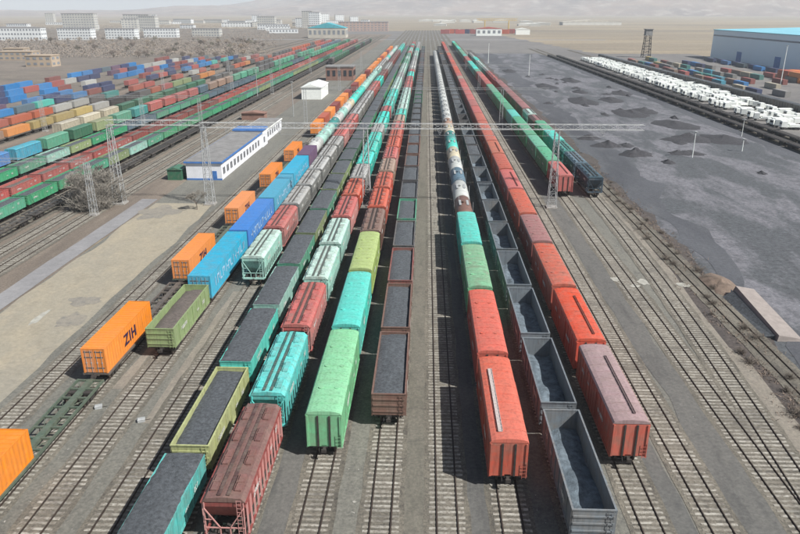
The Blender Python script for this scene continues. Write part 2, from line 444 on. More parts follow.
PT = None
specs = {}
def gondola_body(mb, L, m=0, detail=True):
    h = L / 2; F, T = 1.30, 3.42; t = .07; W = 1.50
    for s in (-1, 1): mb.box(*sorted((s * W, s * (W - t))), -h + t, h - t, F, T, m)
    for s in (-1, 1): mb.box(-W, W, *sorted((s * h, s * (h - t))), F, T, m)
    mb.box(-W + t, W - t, -h + t, h - t, F, F + .06, m)
    # top rail, butt jointed
    for s in (-1, 1):
        mb.box(*sorted((s * (W - .075), s * (W + .07))), -h - .05, h + .05, T, T + .10, m)
        mb.box(-W + .075, W - .075, *sorted((s * (h - .09), s * (h + .05))), T, T + .10, m)
    n = 9 if detail else 7
    for i in range(n):
        y = -h + .1 + i * (L - .2) / (n - 1)
        for s in (-1, 1): mb.box(*sorted((s * W, s * (W + .085))), y - .065, y + .065, F - .08, T - .003, m)
    if detail:
        for s in (-1, 1):
            for z in (1.62, 2.25, 2.85): mb.box(-W + .06, W - .06, *sorted((s * h, s * (h + .07))), z, z + .14, m)
            mb.box(*sorted((s * W, s * (W + .05))), -h, h, F - .12, F - .003, m)
            for i in range(n - 1):        # unloading hatch hinges between the ribs
                y = -h + .1 + (i + .5) * (L - .2) / (n - 1)
                mb.box(*sorted((s * W, s * (W + .03))), y - .5, y + .5, F + .02, F + .1, m)
        ladder(mb, W - .35, -h - .09, 1.2, T, .18, m); ladder(mb, -W + .35, h + .09, 1.2, T, .18, m)
def make_gondola(L=12.75, load='coal', near=True, var=0):
    key = ('g', load, near, var)
    if key in specs: return specs[key]
    rnd = random.Random(var * 7 + 3)
    def loadm():
        if load == 'coal': return load_mesh(L - .16, [3.24, 3.3, 3.2][var % 3], rnd, .06, M['coal'], amp=.14, edge=.12)
        if load == 'high': return load_mesh(L + .06, 3.66, rnd, .05, M['coal'], amp=.09, edge=.12, hw=1.54)
        if load == 'brown': return load_mesh(L - .16, 3.0, rnd, .10, M['coal_brown'])
        return load_mesh(L - .16, 1.62, rnd, .0, M['residue'], amp=.5, edge=.1)
    if near:
        mb = MB(); gondola_body(mb, L)
        sp = [['body', mb.mesh('gondola_body', [PT]), {0: 'paint'}, []], ['coal_load' if load != 'empty' else 'residue', loadm(), {}, []],
              frame_spec(L), bogie_spec(-4.33), bogie_spec(4.33), coupler_spec(L, -1), coupler_spec(L, 1)]
    else:
        mb = MB(); gondola_body(mb, L, 0, False); simple_under(mb, L, 1)
        ld = loadm(); o = len(mb.v); mb.v += [tuple(v.co) for v in ld.vertices]
        for p in ld.polygons: mb.f.append(tuple(o + i for i in p.vertices)); mb.m.append(2)
        mt = {'brown': M['coal_brown'], 'empty': M['residue']}.get(load, M['coal'])
        sp = mb.mesh('gondola_far', [PT, M['under'], mt]), {0: 'paint'}
    specs[key] = sp; return sp

def arc_roof(mb, W, z0, rise, h, m, seg=8, over=.06, y0=None, y1=None):
    pr = []
    for i in range(seg + 1):
        t = math.pi * i / seg; pr.append(((W + over) * math.cos(t), z0 + rise * math.sin(t) ** .8 if 0 < i < seg else z0))
    y0 = -h if y0 is None else y0; y1 = h if y1 is None else y1
    n = len(mb.v); k = len(pr)
    mb.v += [(x, y0, z) for x, z in pr] + [(x, y1, z) for x, z in pr]
    for i in range(k - 1): mb.f.append((n + i, n + k + i, n + k + i + 1, n + i + 1)[::-1]); mb.m.append(m)
    mb.f.append(tuple(n + i for i in range(k))); mb.m.append(m)
    mb.f.append(tuple(n + k + i for i in range(k))[::-1]); mb.m.append(m)
    mb.f.append((n, n + k - 1, n + 2 * k - 1, n + k)); mb.m.append(m)
def make_boxcar(L, near=True, walk=None):
    key = ('b', L, near, walk)
    if key in specs: return specs[key]
    h = L / 2; W = 1.46; F, E, RZ = 1.15, 4.16, .34
    def sides(mb, detail, m=0):
        mb.box(-W, W, -h, h, F, E, m)
        n = int(L / (1.05 if detail else 1.9))
        for i in range(n + 1):
            y = -h + .08 + i * (L - .16) / n
            if detail and abs(y) < 1.35: continue
            for s in (-1, 1): mb.box(*sorted((s * W, s * (W + .055))), y - .06, y + .06, F + .02, E - .02, m)
        for s in (-1, 1):
            mb.box(*sorted((s * W, s * (W + .075))), -h, h, F - .14, F + .018, m)
            mb.box(*sorted((s * W, s * (W + .07))), -h, h, E - .018, E + .06, m)
            for x in (-1.38, -.5, .5, 1.38):
                mb.box(x - .075, x + .075, *sorted((s * h, s * (h + .085))), F, E - .02, m + (1 if detail and abs(x) < 1 else 0))
    def roofm(mb, m=0, detail=True):
        arc_roof(mb, W, E + .063, RZ, h, m)
        n = int(L / 1.25)
        for i in range(n + 1):
            y = -h + .05 + i * (L - .1) / n
            arc_roof(mb, W, E + .066, RZ + .03, h, m, 8, .062, y - .045, y + .045)
    if near:
        mb = MB(); sides(mb, True); mats = [PT, M['under']]
        ladder(mb, W - .2, -h - .12, 1.0, 2.4, .16)
        body = ['body', mb.mesh('boxcar_body', mats), {0: 'paint'}, []]
        mr = MB(); roofm(mr); roof = ['roof', mr.mesh('boxcar_roof', [PT]), {0: 'roof'}, []]
        mats = []
        kids = []
        if walk:
            mw = MB(); x = -.62 if walk == 'left' else .45
            y0, y1 = (-h + 1.0, h - 2.6)
            zt = E + .063 + RZ * .95
            ww = .17 if walk == 'left' else .09
            mw.box(x - ww, x + ww, y0, y1, zt + .03, zt + .07, 0)
            y = y0 + .2
            while y < y1:
                mw.box(x - ww - .03, x + ww + .03, y - .05, y + .05, zt + .07, zt + .1, 0); y += .55
            for q in (-ww, ww):
                mw.box(x + q - .015, x + q + .015, y0, y1, zt + .101, zt + .13, 0)
            kids.append(['roof_walkway', mw.mesh('roof_walkway', [M['grate'] if walk == 'left' else PT]), {0: 'walk'} if walk != 'left' else {}, []])
        else:
            mw = MB(); zt = E + .063 + RZ
            for yy in (-h * .5, 0, h * .5):
                for x in (-.7, .7): mw.bar((x, yy, zt - .12), (x, yy, zt + .03), .24, 0, 10)
            kids.append(['roof_hatch', mw.mesh('roof_hatch', [PT]), {0: 'roof'}, []])
        roof[3] = kids
        parts = [body, roof]
        for s in (-1, 1):
            md = MB(); md.box(*sorted((s * (W + .003), s * (W + .07))), -1.25, 1.25, F + .08, E - .12)
            for q in (-1.2, -.4, .4, 1.15): md.box(*sorted((s * (W + .07), s * (W + .11))), q, q + .08, F + .1, E - .14)
            md.box(*sorted((s * (W + .05), s * (W + .13))), -2.8, 2.8, E - .10, E - .03)
            parts.append(['door', md.mesh('sliding_door', [PT]), {0: 'paint'}, []])
        parts += [frame_spec(L), bogie_spec(-h + 2.1), bogie_spec(h - 2.1), coupler_spec(L, -1), coupler_spec(L, 1)]
        specs[key] = parts
    else:
        mb = MB(); sides(mb, False); roofm(mb, 1); simple_under(mb, L, 2)
        specs[key] = (mb.mesh('boxcar_far', [PT, PT, M['under']]), {0: 'paint', 1: 'roof'})
    return specs[key]

def make_hopper(L=12.4, near=True):
    key = ('h', L, near)
    if key in specs: return specs[key]
    h = L / 2; W = 1.5; T = 3.95
    def body(mb, detail, m=0):
        prof = [(-.55, 1.25), (.55, 1.25), (W, 2.35), (W, T), (-W, T), (-W, 2.35)]
        e = h - .15; ib = h - 2.0
        n = len(mb.v)
        for (yy_t, yy_b) in ((-e, -ib), (e, ib)):
            mb.v += [(-.55, yy_b, 1.25), (.55, yy_b, 1.25), (W, yy_t * .5 + yy_b * .5 + (yy_t - yy_b) * .12, 2.35), (W, yy_t, T - .35), (W, yy_t, T), (-W, yy_t, T), (-W, yy_t, T - .35), (-W, yy_t * .5 + yy_b * .5 + (yy_t - yy_b) * .12, 2.35)]
        k = 8
        for i in range(k):
            j = (i + 1) % k; mb.f.append((n + i, n + k + i, n + k + j, n + j)[::-1]); mb.m.append(m)
        mb.f.append(tuple(n + i for i in (0, 1, 2, 7))); mb.m.append(m); mb.f.append(tuple(n + i for i in (7, 2, 3, 6))); mb.m.append(m); mb.f.append(tuple(n + i for i in (6, 3, 4, 5))); mb.m.append(m)
        mb.f.append(tuple(n + k + i for i in (0, 1, 2, 7))[::-1]); mb.m.append(m); mb.f.append(tuple(n + k + i for i in (7, 2, 3, 6))[::-1]); mb.m.append(m); mb.f.append(tuple(n + k + i for i in (6, 3, 4, 5))[::-1]); mb.m.append(m)
        c = 12 if detail else 7
        for i in range(c + 1):
            y = -h + .35 + i * (L - .7) / c
            for s in (-1, 1): mb.box(*sorted((s * W, s * (W + .11))), y - .05, y + .05, 1.25, T - .05, m + (1 if detail else 0))
        for s in (-1, 1):
            mb.box(*sorted((s * (W - .05), s * (W + .10))), -h, h, 1.08, 1.246, m)
            mb.box(*sorted((s * W, s * (W + .12))), -h + .1, h - .1, T - .045, T + .06, m)
    def ends(mb, s, m=0):
        y = s * (h - .02)
        mb.box(-1.45, 1.45, *sorted((s * (h - .1), s * (h + .06))), 1.0, 1.24, m)
        for x in (-1.38, 1.38): mb.bar((x, y, 1.24), (x, y - s * .1, T), .055, m)
        mb.bar((-1.38, y, T - .4), (-.35, y, 1.9), .05, m); mb.bar((1.38, y, T - .4), (.35, y, 1.9), .05, m)
        mb.bar((-1.38, y, 1.9), (1.38, y, 1.9), .05, m); mb.bar((-.35, y, 1.9), (-.35, y, 1.24), .05, m); mb.bar((.35, y, 1.9), (.35, y, 1.24), .05, m)
        mb.bar((-1.38, y, 2.6), (-.9, y, 2.6), .04, m)
    def roofm(mb, m=0):
        pr = [(-W - .02, T + .063), (W + .02, T + .063), (W - .25, T + .36), (.0, T + .46), (-W + .25, T + .36)]
        mb.prism([(x, z) for x, z in pr], -h + .1, h - .1, m)
    if near:
        mb = MB(); body(mb, True); B = ['body', mb.mesh('hopper_body', [PT, PT]), {0: 'paint', 1: 'rib'}, []]
        mr = MB(); roofm(mr)
        mh = MB()
        kids = []
        me_w = MB()
        for x in (-.32, .32):
            me_w.box(x - .13, x + .13, -h + .3, h - .3, T + .50, T + .53)
            y = -h + .4
            while y < h - .3: me_w.box(x - .15, x + .15, y, y + .04, T + .531, T + .55); y += .4
        kids.append(['roof_walkway', me_w.mesh('roof_walkway', [PT]), {0: 'walk'}, []])
        hm = MB()
        hm.box(-.22, .22, -.9, .9, 0, .16); hm.box(-.26, .26, -.06, .06, .16, .2); hm.bar((-.3, -.8, .18), (-.3, .8, .18), .03)
        hme = hm.mesh('loading_hatch', [PT])
        for s in (-1, 1):
            for q in (-.36, -.12, .12, .36):
                kids.append(['loading_hatch', hme, {0: 'roof'}, [], (s * .86, q * L, T + .37)])
        parts = [B, ['roof', mr.mesh('hopper_roof', [PT]), {0: 'roof'}, kids]]
        for s in (-1, 1):
            me = MB(); ends(me, s); ladder(me, -s * 1.1, s * (h + .02), 1.2, T + .3, .16)
            parts.append(['end_frame', me.mesh('end_frame', [PT]), {0: 'rib'}, []])
        parts += [frame_spec(L, 1.2), bogie_spec(-h + 2.0), bogie_spec(h - 2.0), coupler_spec(L, -1), coupler_spec(L, 1)]
        specs[key] = parts
    else:
        mb = MB(); body(mb, False); roofm(mb, 1); simple_under(mb, L, 2)
        for s in (-1, 1):
            ends(mb, s)
            mb.box(s * .8 - .25, s * .8 + .25, -h + .8, h - .8, T + .39, T + .5, 3)
        specs[key] = (mb.mesh('hopper_far', [PT, PT, M['under'], PT]), {0: 'paint', 1: 'roof', 3: 'walk'})
    return specs[key]

def make_tank(L=10.8, near=True):
    key = ('t', L, near)
    if key in specs: return specs[key]
    r = 1.5; zc = 2.85
    def barrel(mb, m=0, seg=20):
        rings = [(-L/2, .0), (-L/2 + .02, .55), (-L/2 + .1, 1.0), (-L/2 + .25, 1.32), (-L/2 + .45, r), (L/2 - .45, r), (L/2 - .25, 1.32), (L/2 - .1, 1.0), (L/2 - .02, .55), (L/2, .0)]
        n = len(mb.v)
        for y, rr in rings:
            for i in range(seg):
                t = 2 * math.pi * i / seg; mb.v.append((rr * math.cos(t), y, zc + rr * math.sin(t)))
        for a in range(len(rings) - 1):
            for i in range(seg):
                j = (i + 1) % seg; mb.f.append((n + a * seg + i, n + a * seg + j, n + (a + 1) * seg + j, n + (a + 1) * seg + i)[::-1]); mb.m.append(m)
    def bands(mb, m, qs=(-.33, 0, .33)):
        for q in qs:
            y = q * L
            for i in range(16):
                t0 = math.pi * (-.2 + 1.4 * i / 16); t1 = math.pi * (-.2 + 1.4 * (i + 1) / 16); R1 = r + .025
                p = lambda t, R_, yy: (R_ * math.cos(t), yy, zc + R_ * math.sin(t))
                mb.hexa([p(t0, r - .01, y - .07), p(t1, r - .01, y - .07), p(t1, r - .01, y + .07), p(t0, r - .01, y + .07)], [p(t0, R1, y - .07), p(t1, R1, y - .07), p(t1, R1, y + .07), p(t0, R1, y + .07)], m)
    def top(mb, m):
        mb.bar((0, 0, zc + r - .1), (0, 0, zc + r + .28), .38, m, 12); mb.bar((0, 1.2, zc + r - .1), (0, 1.2, zc + r + .15), .16, m, 8)
    def walk(mb, m):
        for s in (-1, 1):
            mb.box(*sorted((s * .45, s * .85)), -1.6, 1.6, zc + r - .03, zc + r + .01, m)
            ladder(mb, s * 1.66, .35, 1.2, zc + r - .05, .2, m, 'y')
            mb.bar((s * .85, -1.6, zc + r + .01), (s * .85, -1.6, zc + r + .7), .02, m); mb.bar((s * .85, 1.6, zc + r + .01), (s * .85, 1.6, zc + r + .7), .02, m)
            mb.bar((s * .85, -1.6, zc + r + .7), (s * .85, 1.6, zc + r + .7), .02, m)
    if near:
        a = MB(); barrel(a); b = MB(); top(b, 0); c = MB(); walk(c, 0); d = MB(); bands(d, 0)
        s = MB()
        for e in (-1, 1):
            s.box(-1.2, 1.2, *sorted((e * (L / 2 - 1.7), e * (L / 2 - 2.1))), 1.282, 1.9); s.box(-1.4, 1.4, *sorted((e * (L / 2 + .15), e * (L / 2 + .35))), 1.0, 1.3)
        ba = a.mesh('barrel', [PT], True)
        specs[key] = [['barrel', ba, {0: 'paint'}, [['manway', b.mesh('manway', [PT]), {0: 'rib'}, []], ['band', d.mesh('band', [PT]), {0: 'walk'}, []]]], ['top_platform', c.mesh('top_platform', [M['steel']]), {}, []], ['saddle', s.mesh('saddle', [M['under']]), {}, []],
                      frame_spec(L + .5, 1.25), bogie_spec(-L / 2 + 1.5), bogie_spec(L / 2 - 1.5), coupler_spec(L + .5, -1), coupler_spec(L + .5, 1)]
    else:
        mb = MB(); barrel(mb, 0, 14); top(mb, 1); bands(mb, 1, (-.33, .33)); walk(mb, 3); simple_under(mb, L + .5, 2)
        me = mb.mesh('tank_far', [PT, PT, M['under'], M['steel']]);
        specs[key] = (me, {0: 'paint', 1: 'walk'})
    return specs[key]

def make_flat(L=25.0, near=True):
    key = ('f', L, near)
    if key in specs: return specs[key]
    mb = MB(); h = L / 2
    mb.box(-.3, .3, -h, h, .82, 1.14)
    for s in (-1, 1): mb.box(*sorted((s * 1.2, s * 1.36)), -h, h, .9, 1.14)
    k = int(L / 1.6)
    for i in range(k + 1):
        y = -h + .12 + i * (L - .24) / k
        for s in (-1, 1): mb.box(*sorted((s * .3, s * 1.2)), y - .1, y + .1, .95, 1.12)
        if i < k and i % 2 == 0:
            for s in (-1, 1): mb.bar((s * .3, y, 1.0), (s * 1.2, y + (L - .24) / k, 1.0), .04)
    if near:
        specs[key] = [['deck_frame', mb.mesh('deck_frame', [PT]), {0: 'paint'}, []], bogie_spec(-h + 2.2), bogie_spec(h - 2.2), coupler_spec(L, -1), coupler_spec(L, 1)]
    else:
        m2 = MB(); simple_under(m2, L, 0); o = len(mb.v); mb.v += m2.v; mb.f += [tuple(o + i for i in f) for f in m2.f]; mb.m += [1] * len(m2.f)
        specs[key] = (mb.mesh('flat_far', [PT, M['under']]), {0: 'paint'})
    return specs[key]

def text_mesh(s, size, mat, ext=.012):
    cu = bpy.data.curves.new('lettering', 'FONT'); cu.body = s; cu.size = size; cu.align_x = 'CENTER'; cu.extrude = ext; cu.offset = size * .025
    cu.space_character = 1.15
    o = bpy.data.objects.new('lettering_src', cu); col.objects.link(o)
    dg = bpy.context.evaluated_depsgraph_get(); me = bpy.data.meshes.new_from_object(o.evaluated_get(dg))
    bpy.data.objects.remove(o); me.materials.clear(); me.materials.append(mat)
    return me
def make_container(L=12.19, near=True, text=None, H=2.75, W=1.22):
    key = ('c', L, near, text, H)
    if key in specs: return specs[key]
    mb = MB(); h = L / 2
    if near:
        n = int(L / .28); st = (L - .3) / n
        for s in (-1, 1):
            for i in range(n):
                y0 = -h + .15 + i * st; d = .0 if i % 2 else .045; d2 = .045 if i % 2 else 0.0
                X0 = s * (W - d)
                q = [(X0, y0, .12), (X0, y0 + st * .6, .12), (X0, y0 + st * .6, H - .1), (X0, y0, H - .1)]
                mb.face(q if s > 0 else q[::-1])
                X1 = s * (W - d2)
                q = [(X0, y0 + st * .6, .12), (X1, y0 + st, .12), (X1, y0 + st, H - .1), (X0, y0 + st * .6, H - .1)]
                mb.face(q if s > 0 else q[::-1])
            for e in (-1, 1):
                mb.box(*sorted((s * (W + .005), s * (W - .13))), *sorted((e * h, e * (h - .15))), 0, H)
            mb.box(*sorted((s * (W + .002), s * (W - .08))), -h + .15, h - .15, 0, .12); mb.box(*sorted((s * (W + .002), s * (W - .08))), -h + .15, h - .15, H - .1, H - .003)
        mb.box(-W + .13, W - .13, h - .1, h - .02, 0, H - .003)
        mb.box(-W + .08, W - .08, -h + .15, h - .15, H - .06, H - .03); mb.box(-W + .13, W - .13, -h + .02, -h + .12, H - .15, H)
        n = int(L / .6)
        for i in range(n): mb.box(-W + .12, W - .12, -h + .3 + i * (L - .6) / n, -h + .5 + i * (L - .6) / n, H - .03, H - .005)
        parts = [['body', mb.mesh('container_body', [PT]), {0: 'paint'}, []]]
        for s in (-1, 1):
            md = MB(); x0, x1 = sorted((s * .02, s * (W - .135)))
            md.box(x0, x1, -h + .03, -h + .08, .06, H - .16)
            for q in (.3, .8):
                x = s * q; md.bar((x, -h - .01, .08), (x, -h - .01, H - .18), .02, 1)
                md.box(x - .06, x + .06, -h - .03, -h + .03, 1.1, 1.2, 1)
            for z in (.5, 1.7, 2.3): md.box(x0 + .12, x1 - .1, -h + .01, -h + .03, z, z + .12, 2)
            parts.append(['door', md.mesh('container_door', [PT, M['steel'], M['coal_brown']]), {0: 'paint'}, []])
        specs[key] = parts
        if text:
            tm = text_mesh(text, 1.75, M['letter_dark'])
            tm.transform(Matrix.Translation((W + .02, 0, .75)) @ Matrix(((0, 0, 1, 0), (1, 0, 0, 0), (0, 1, 0, 0), (0, 0, 0, 1))))
            parts.append(['lettering', tm, {}, []])
    else:
        mb.box(-W + .03, W - .03, -h, h, .05, H - .05)
        for s in (-1, 1):
            for i in range(int(L / .9)):
                y = -h + .3 + i * .9; mb.box(*sorted((s * (W - .03), s * W)), y, y + .4, .1, H - .1)
        specs[key] = (mb.mesh('container_far', [PT]), {0: 'paint'})
    return specs[key]

PT = simple('plain_paint', (.3, .3, .3))
def marks(W, z, seed, L):
    rnd = random.Random(seed); mb = MB()
    for s in (-1, 1):
        for (y0, n, h_) in ((-L * .36, 7, .34), (-L * .33, 5, .18), (L * .12, 4, .22), (L * .3, 3, .4)):
            y = y0; zz = z + rnd.uniform(-.15, .35)
            for i in range(n):
                w = h_ * rnd.uniform(.35, .6); X0, X1 = sorted((s * W, s * (W + .012)))
                mb.box(X0, X1, y, y + h_ * .14, zz, zz + h_)
                if rnd.random() < .6: mb.box(X0, X1, y + h_ * .14, y + w, zz + h_ * .86, zz + h_)
                if rnd.random() < .6: mb.box(X0, X1, y + h_ * .14, y + w, zz, zz + h_ * .14)
                if rnd.random() < .5: mb.box(X0, X1, y + w, y + w + h_ * .14, zz, zz + h_)
                y += w + h_ * .35
    return mb.mesh('lettering', [M['letter_pale']])
M['letter_pale'] = simple('stencil_white', (.55, .55, .52), .8, .2, 4)
MK = {}
def put_parts(parts, parent, roles):
    for p in parts:
        loc = p[4] if len(p) > 4 else (0, 0, 0)
        o = link(p[0], p[1], parent, loc)
        for sl_, role in p[2].items():
            o.material_slots[sl_].link = 'OBJECT'; o.material_slots[sl_].material = roles[role]
        put_parts(p[3], o, roles)
def place(name, spec, X, Y, roles, label, cat, group, z=TZ, rz=0.0):
    if isinstance(spec, tuple):
        o = link(name, spec[0], None, (X, Y, z), rz)
        for sl_, role in spec[1].items():
            o.material_slots[sl_].link = 'OBJECT'; o.material_slots[sl_].material = roles[role]
    else:
        if name in ('gondola_wagon', 'boxcar', 'hopper_wagon'):
            k_ = (name, int(Y) % 3)
            if k_ not in MK: MK[k_] = marks({'gondola_wagon': 1.588, 'boxcar': 1.578, 'hopper_wagon': 1.612}[name], {'gondola_wagon': 2.2, 'boxcar': 2.6, 'hopper_wagon': 2.9}[name], int(Y) % 3 + len(name), 11.5)
            spec = spec + [['lettering', MK[k_], {}, []]]
        o = bpy.data.objects.new(name, None); col.objects.link(o); o.location = (X, Y, z); o.rotation_euler = (0, 0, rz); o.empty_display_size = .5
        put_parts(spec, o, roles)
    return tag(o, label, cat, group)

# ------------------------------------------------------------------ colours
C = dict(
    red=((208, 84, 58), (214, 100, 76)), redpink=((196, 88, 84), (206, 104, 100)), maroon=((150, 70, 66), (168, 112, 112)), faded=((206, 86, 64), (190, 158, 160)), darkred=((142, 58, 54), (130, 84, 80)), brightred=((224, 74, 44), (232, 86, 56)),
    greenpale=((118, 202, 148), (132, 206, 156)), turquoise=((58, 222, 204), (70, 232, 216)), lime=((178, 206, 108), (186, 210, 122)), mint=((164, 218, 204), (200, 232, 222)), cyan=((70, 214, 208), (92, 222, 218)),
    green=((40, 170, 116), (84, 188, 144)), seagreen=((78, 176, 142), (110, 188, 158)), deepgreen=((40, 110, 80), (70, 130, 104)), teal=((50, 150, 146), (84, 170, 164)), olive=((148, 172, 118), (150, 160, 120)), yellowgreen=((184, 192, 134), (184, 190, 136)),
    blue=((10, 132, 222), (20, 146, 230)), lightblue=((44, 176, 212), (60, 190, 218)), greyblue=((86, 118, 138), (112, 140, 156)), darkblue=((44, 76, 96), (62, 96, 112)), navy=((40, 60, 116), (52, 76, 130)),
    white=((204, 208, 204), (222, 224, 220)), grey=((150, 152, 150), (188, 190, 188)), darkgrey=((92, 94, 98), (112, 114, 116)), steelgrey=((120, 130, 138), (138, 146, 152)), tan=((172, 140, 120), (188, 160, 142)), brown=((128, 90, 76), (142, 108, 96)),
    orange=((244, 146, 56), (246, 158, 76)), redorange=((206, 92, 56), (214, 108, 74)), yellow=((214, 188, 104), (220, 198, 124)), cream=((214, 204, 176), (220, 212, 190)), purple=((104, 76, 112), (120, 94, 126)), black=((50, 52, 56), (64, 66, 70)), pink=((206, 128, 122), (214, 146, 140)),
)
CW = dict(red='red', redpink='pinkish red', maroon='maroon', faded='red-sided pinkish-roofed', darkred='dark red', brightred='bright red', greenpale='pale green', turquoise='turquoise', lime='lime green', mint='mint', cyan='bright cyan', green='green', seagreen='sea green',
          deepgreen='deep green', teal='teal', olive='olive green', yellowgreen='yellow green', blue='strong blue', lightblue='light blue', greyblue='grey blue', darkblue='dark blue', navy='navy blue', white='white', grey='grey', darkgrey='dark grey',
          steelgrey='steel grey', tan='tan', brown='brown', orange='orange', redorange='rusty orange', yellow='yellow', cream='cream', purple='purple', black='black', pink='pale pink')
def roles_for(c, kind, dirty=0.0):
    s, r = C[c]
    if dirty: s, r = (tuple(int(q * (1 - dirty) + d * dirty) for q, d in zip(t, (118, 106, 96))) for t in (s, r))
    w = .3 if kind == 'c' else (.2 if kind == 't' else .52)
    walk = tuple(int(q * .45) for q in r)
    if kind == 't': walk = tuple(int(q * .86) for q in r)
    if kind == 'b': walk = tuple(int(q * .62) for q in r)
    rib = s
    if c in ('darkred', 'redpink', 'maroon') and kind == 'h': rib = (222, 160, 154); walk = (92, 62, 60)  # pale pink puts the sunlit look of hopper ribs into their colour
    if c in ('mint', 'white', 'cyan') and kind == 'h': rib = tuple(min(255, q + 20) for q in s)
    return dict(paint=paint(s, w), roof=paint(r, w), walk=paint(walk, w), rib=paint(rib, .3))
ONES = ['', 'first', 'second', 'third', 'fourth', 'fifth', 'sixth', 'seventh', 'eighth', 'ninth', 'tenth', 'eleventh', 'twelfth', 'thirteenth', 'fourteenth', 'fifteenth', 'sixteenth', 'seventeenth', 'eighteenth', 'nineteenth']
TENS = {2: ('twenty', 'twentieth'), 3: ('thirty', 'thirtieth'), 4: ('forty', 'fortieth'), 5: ('fifty', 'fiftieth'), 6: ('sixty', 'sixtieth'), 7: ('seventy', 'seventieth'), 8: ('eighty', 'eightieth'), 9: ('ninety', 'ninetieth')}
def ordn(n):
    if n < 20: return ONES[n]
    if n == 100: return 'hundredth'
    if n > 100: return 'hundred-and-' + ordn(n - 100)
    a, b = divmod(n, 10); return TENS[a][1] if b == 0 else TENS[a][0] + '-' + ONES[b]

KIND = {'g': ('gondola_wagon', 'open wagon'), 'b': ('boxcar', 'boxcar'), 'h': ('hopper_wagon', 'hopper wagon'), 't': ('tank_wagon', 'tank wagon'), 'f': ('flat_wagon', 'flat wagon')}
LEN = {'g': 13.92, 'h': 14.0, 't': 12.05, 'b': 17.0, 's': 14.9, 'f': 26.3}
def train(X, y0, y1, seq, tail, desc, seed, near_to=150, fx=None):
    """seq: list of (code, colour); tail: list to choose the rest from; code g/G/e/w/h/t/b/s"""
    rnd = random.Random(seed); y = y0; n = 0
    while y < y1:
        n += 1
        code, c = seq[n - 1] if n <= len(seq) else tail(n, rnd)
        k = {'G': 'g', 'e': 'g', 'w': 'g', 's': 'b', 'W': 'b'}.get(code, code)
        pl = LEN['s'] if code in 's' else LEN[k]
        small = X < -70
        if small: pl *= .87
        near = y < near_to
        if X < -110 and y < 450 and rnd.random() < .35: y += pl; n -= 1; tail(n, rnd); continue
        if k == 'g':
            ld = {'g': 'coal', 'G': 'high', 'e': 'empty', 'w': 'brown'}[code]
            sp = make_gondola(load=ld, near=near, var=n % 3); state = {'g': 'coal-filled', 'G': 'coal-heaped', 'e': 'nearly empty', 'w': 'brown-earth-filled'}[ld and code]
        elif k == 'b':
            sp = make_boxcar(pl - 1.2, near, ('left' if (n == 1 and desc.startswith('white tank')) else ('right' if (X > 5 and 'red' in c and n % 2 != (X > 10)) or (n == 1 and X > 10) else None)) if near else None); state = 'closed'
        elif k == 'h': sp = make_hopper(near=near); state = 'ribbed'
        elif k == 't': sp = make_tank(near=near); state = 'round'
        nm, cat = KIND[k]
        lab = f"{state} {CW[c]} {cat}, {ordn(n)} from near end of the {desc}"
        if len(lab.split()) > 15: lab = lab[len(state) + 1:]
        if len(lab.split()) > 16: lab = lab.replace('from near end of the', 'along the')
        ob = place(nm, sp, X if fx is None else fx(y + pl / 2), y + pl / 2, roles_for(c, k, .12 if X < -70 else .06), lab, cat, desc)
        if small: ob.scale = (.97, .87, .80)
        y += pl
    return y

def pick(*a): return lambda n, r: r.choice(a)
def runs(*a):     # colours that come in short runs
    st = {}
    def f(n, r):
        if not st.get('k'): st['c'] = r.choice(a); st['k'] = r.randint(1, 4)
        st['k'] -= 1; return st['c']
    return f
# tracks from left to right
train(TX[-6], 66.0, 79, [('w', 'olive')], None, 'blue container train', 1)
train(TX[-5], 87.0, 770, [('h', 'mint'), ('h', 'redpink'), ('h', 'grey'), ('h', 'grey'), ('h', 'grey'), ('h', 'grey'), ('h', 'grey'), ('h', 'redpink'), ('h', 'redpink'), ('h', 'redpink'), ('h', 'grey')], runs(('h', 'grey'), ('h', 'redpink'), ('h', 'turquoise'), ('h', 'grey'), ('h', 'darkred')), 'grey hopper train', 2, 190)
train(TX[-4], 31.1, 690, [('G', 'cyan'), ('g', 'yellowgreen'), ('G', 'turquoise'), ('G', 'mint'), ('G', 'seagreen'), ('G', 'olive'), ('G', 'seagreen')], runs(('G', 'seagreen'), ('G', 'olive'), ('G', 'deepgreen'), ('G', 'darkgrey'), ('G', 'green')), 'long green-sided coal train', 3, 170)
train(TX[-3], 37.5, 770, [('h', 'darkred'), ('h', 'cyan'), ('h', 'redpink'), ('h', 'mint'), ('h', 'mint'), ('h', 'redpink'), ('h', 'red'), ('h', 'grey'), ('h', 'turquoise'), ('h', 'turquoise'), ('h', 'turquoise'), ('h', 'grey'), ('h', 'turquoise'), ('h', 'turquoise'), ('h', 'redpink'), ('h', 'turquoise')], runs(('h', 'mint'), ('h', 'turquoise'), ('h', 'redpink'), ('h', 'grey'), ('h', 'seagreen')), 'dark red fronted hopper train', 4, 200)
train(TX[-2], 48.6, 770, [('b', 'greenpale'), ('b', 'turquoise'), ('b', 'lime'), ('h', 'brown'), ('h', 'red'), ('h', 'red'), ('h', 'tan'), ('h', 'redpink'), ('h', 'red'), ('h', 'red'), ('h', 'redpink'), ('h', 'tan'), ('h', 'turquoise'), ('h', 'mint'), ('h', 'mint')], runs(('h', 'mint'), ('h', 'grey'), ('h', 'white'), ('h', 'turquoise'), ('h', 'mint'), ('h', 'redpink')), 'pale green fronted train', 5, 190)
train(TX[-1], 53.4, 690, [('g', 'brown'), ('g', 'brown'), ('g', 'maroon'), ('g', 'darkgrey'), ('g', 'seagreen'), ('g', 'darkgrey')], runs(('g', 'darkgrey'), ('g', 'black'), ('g', 'deepgreen'), ('g', 'brown'), ('g', 'darkgrey')), 'coal train by the empty track', 6, 170)
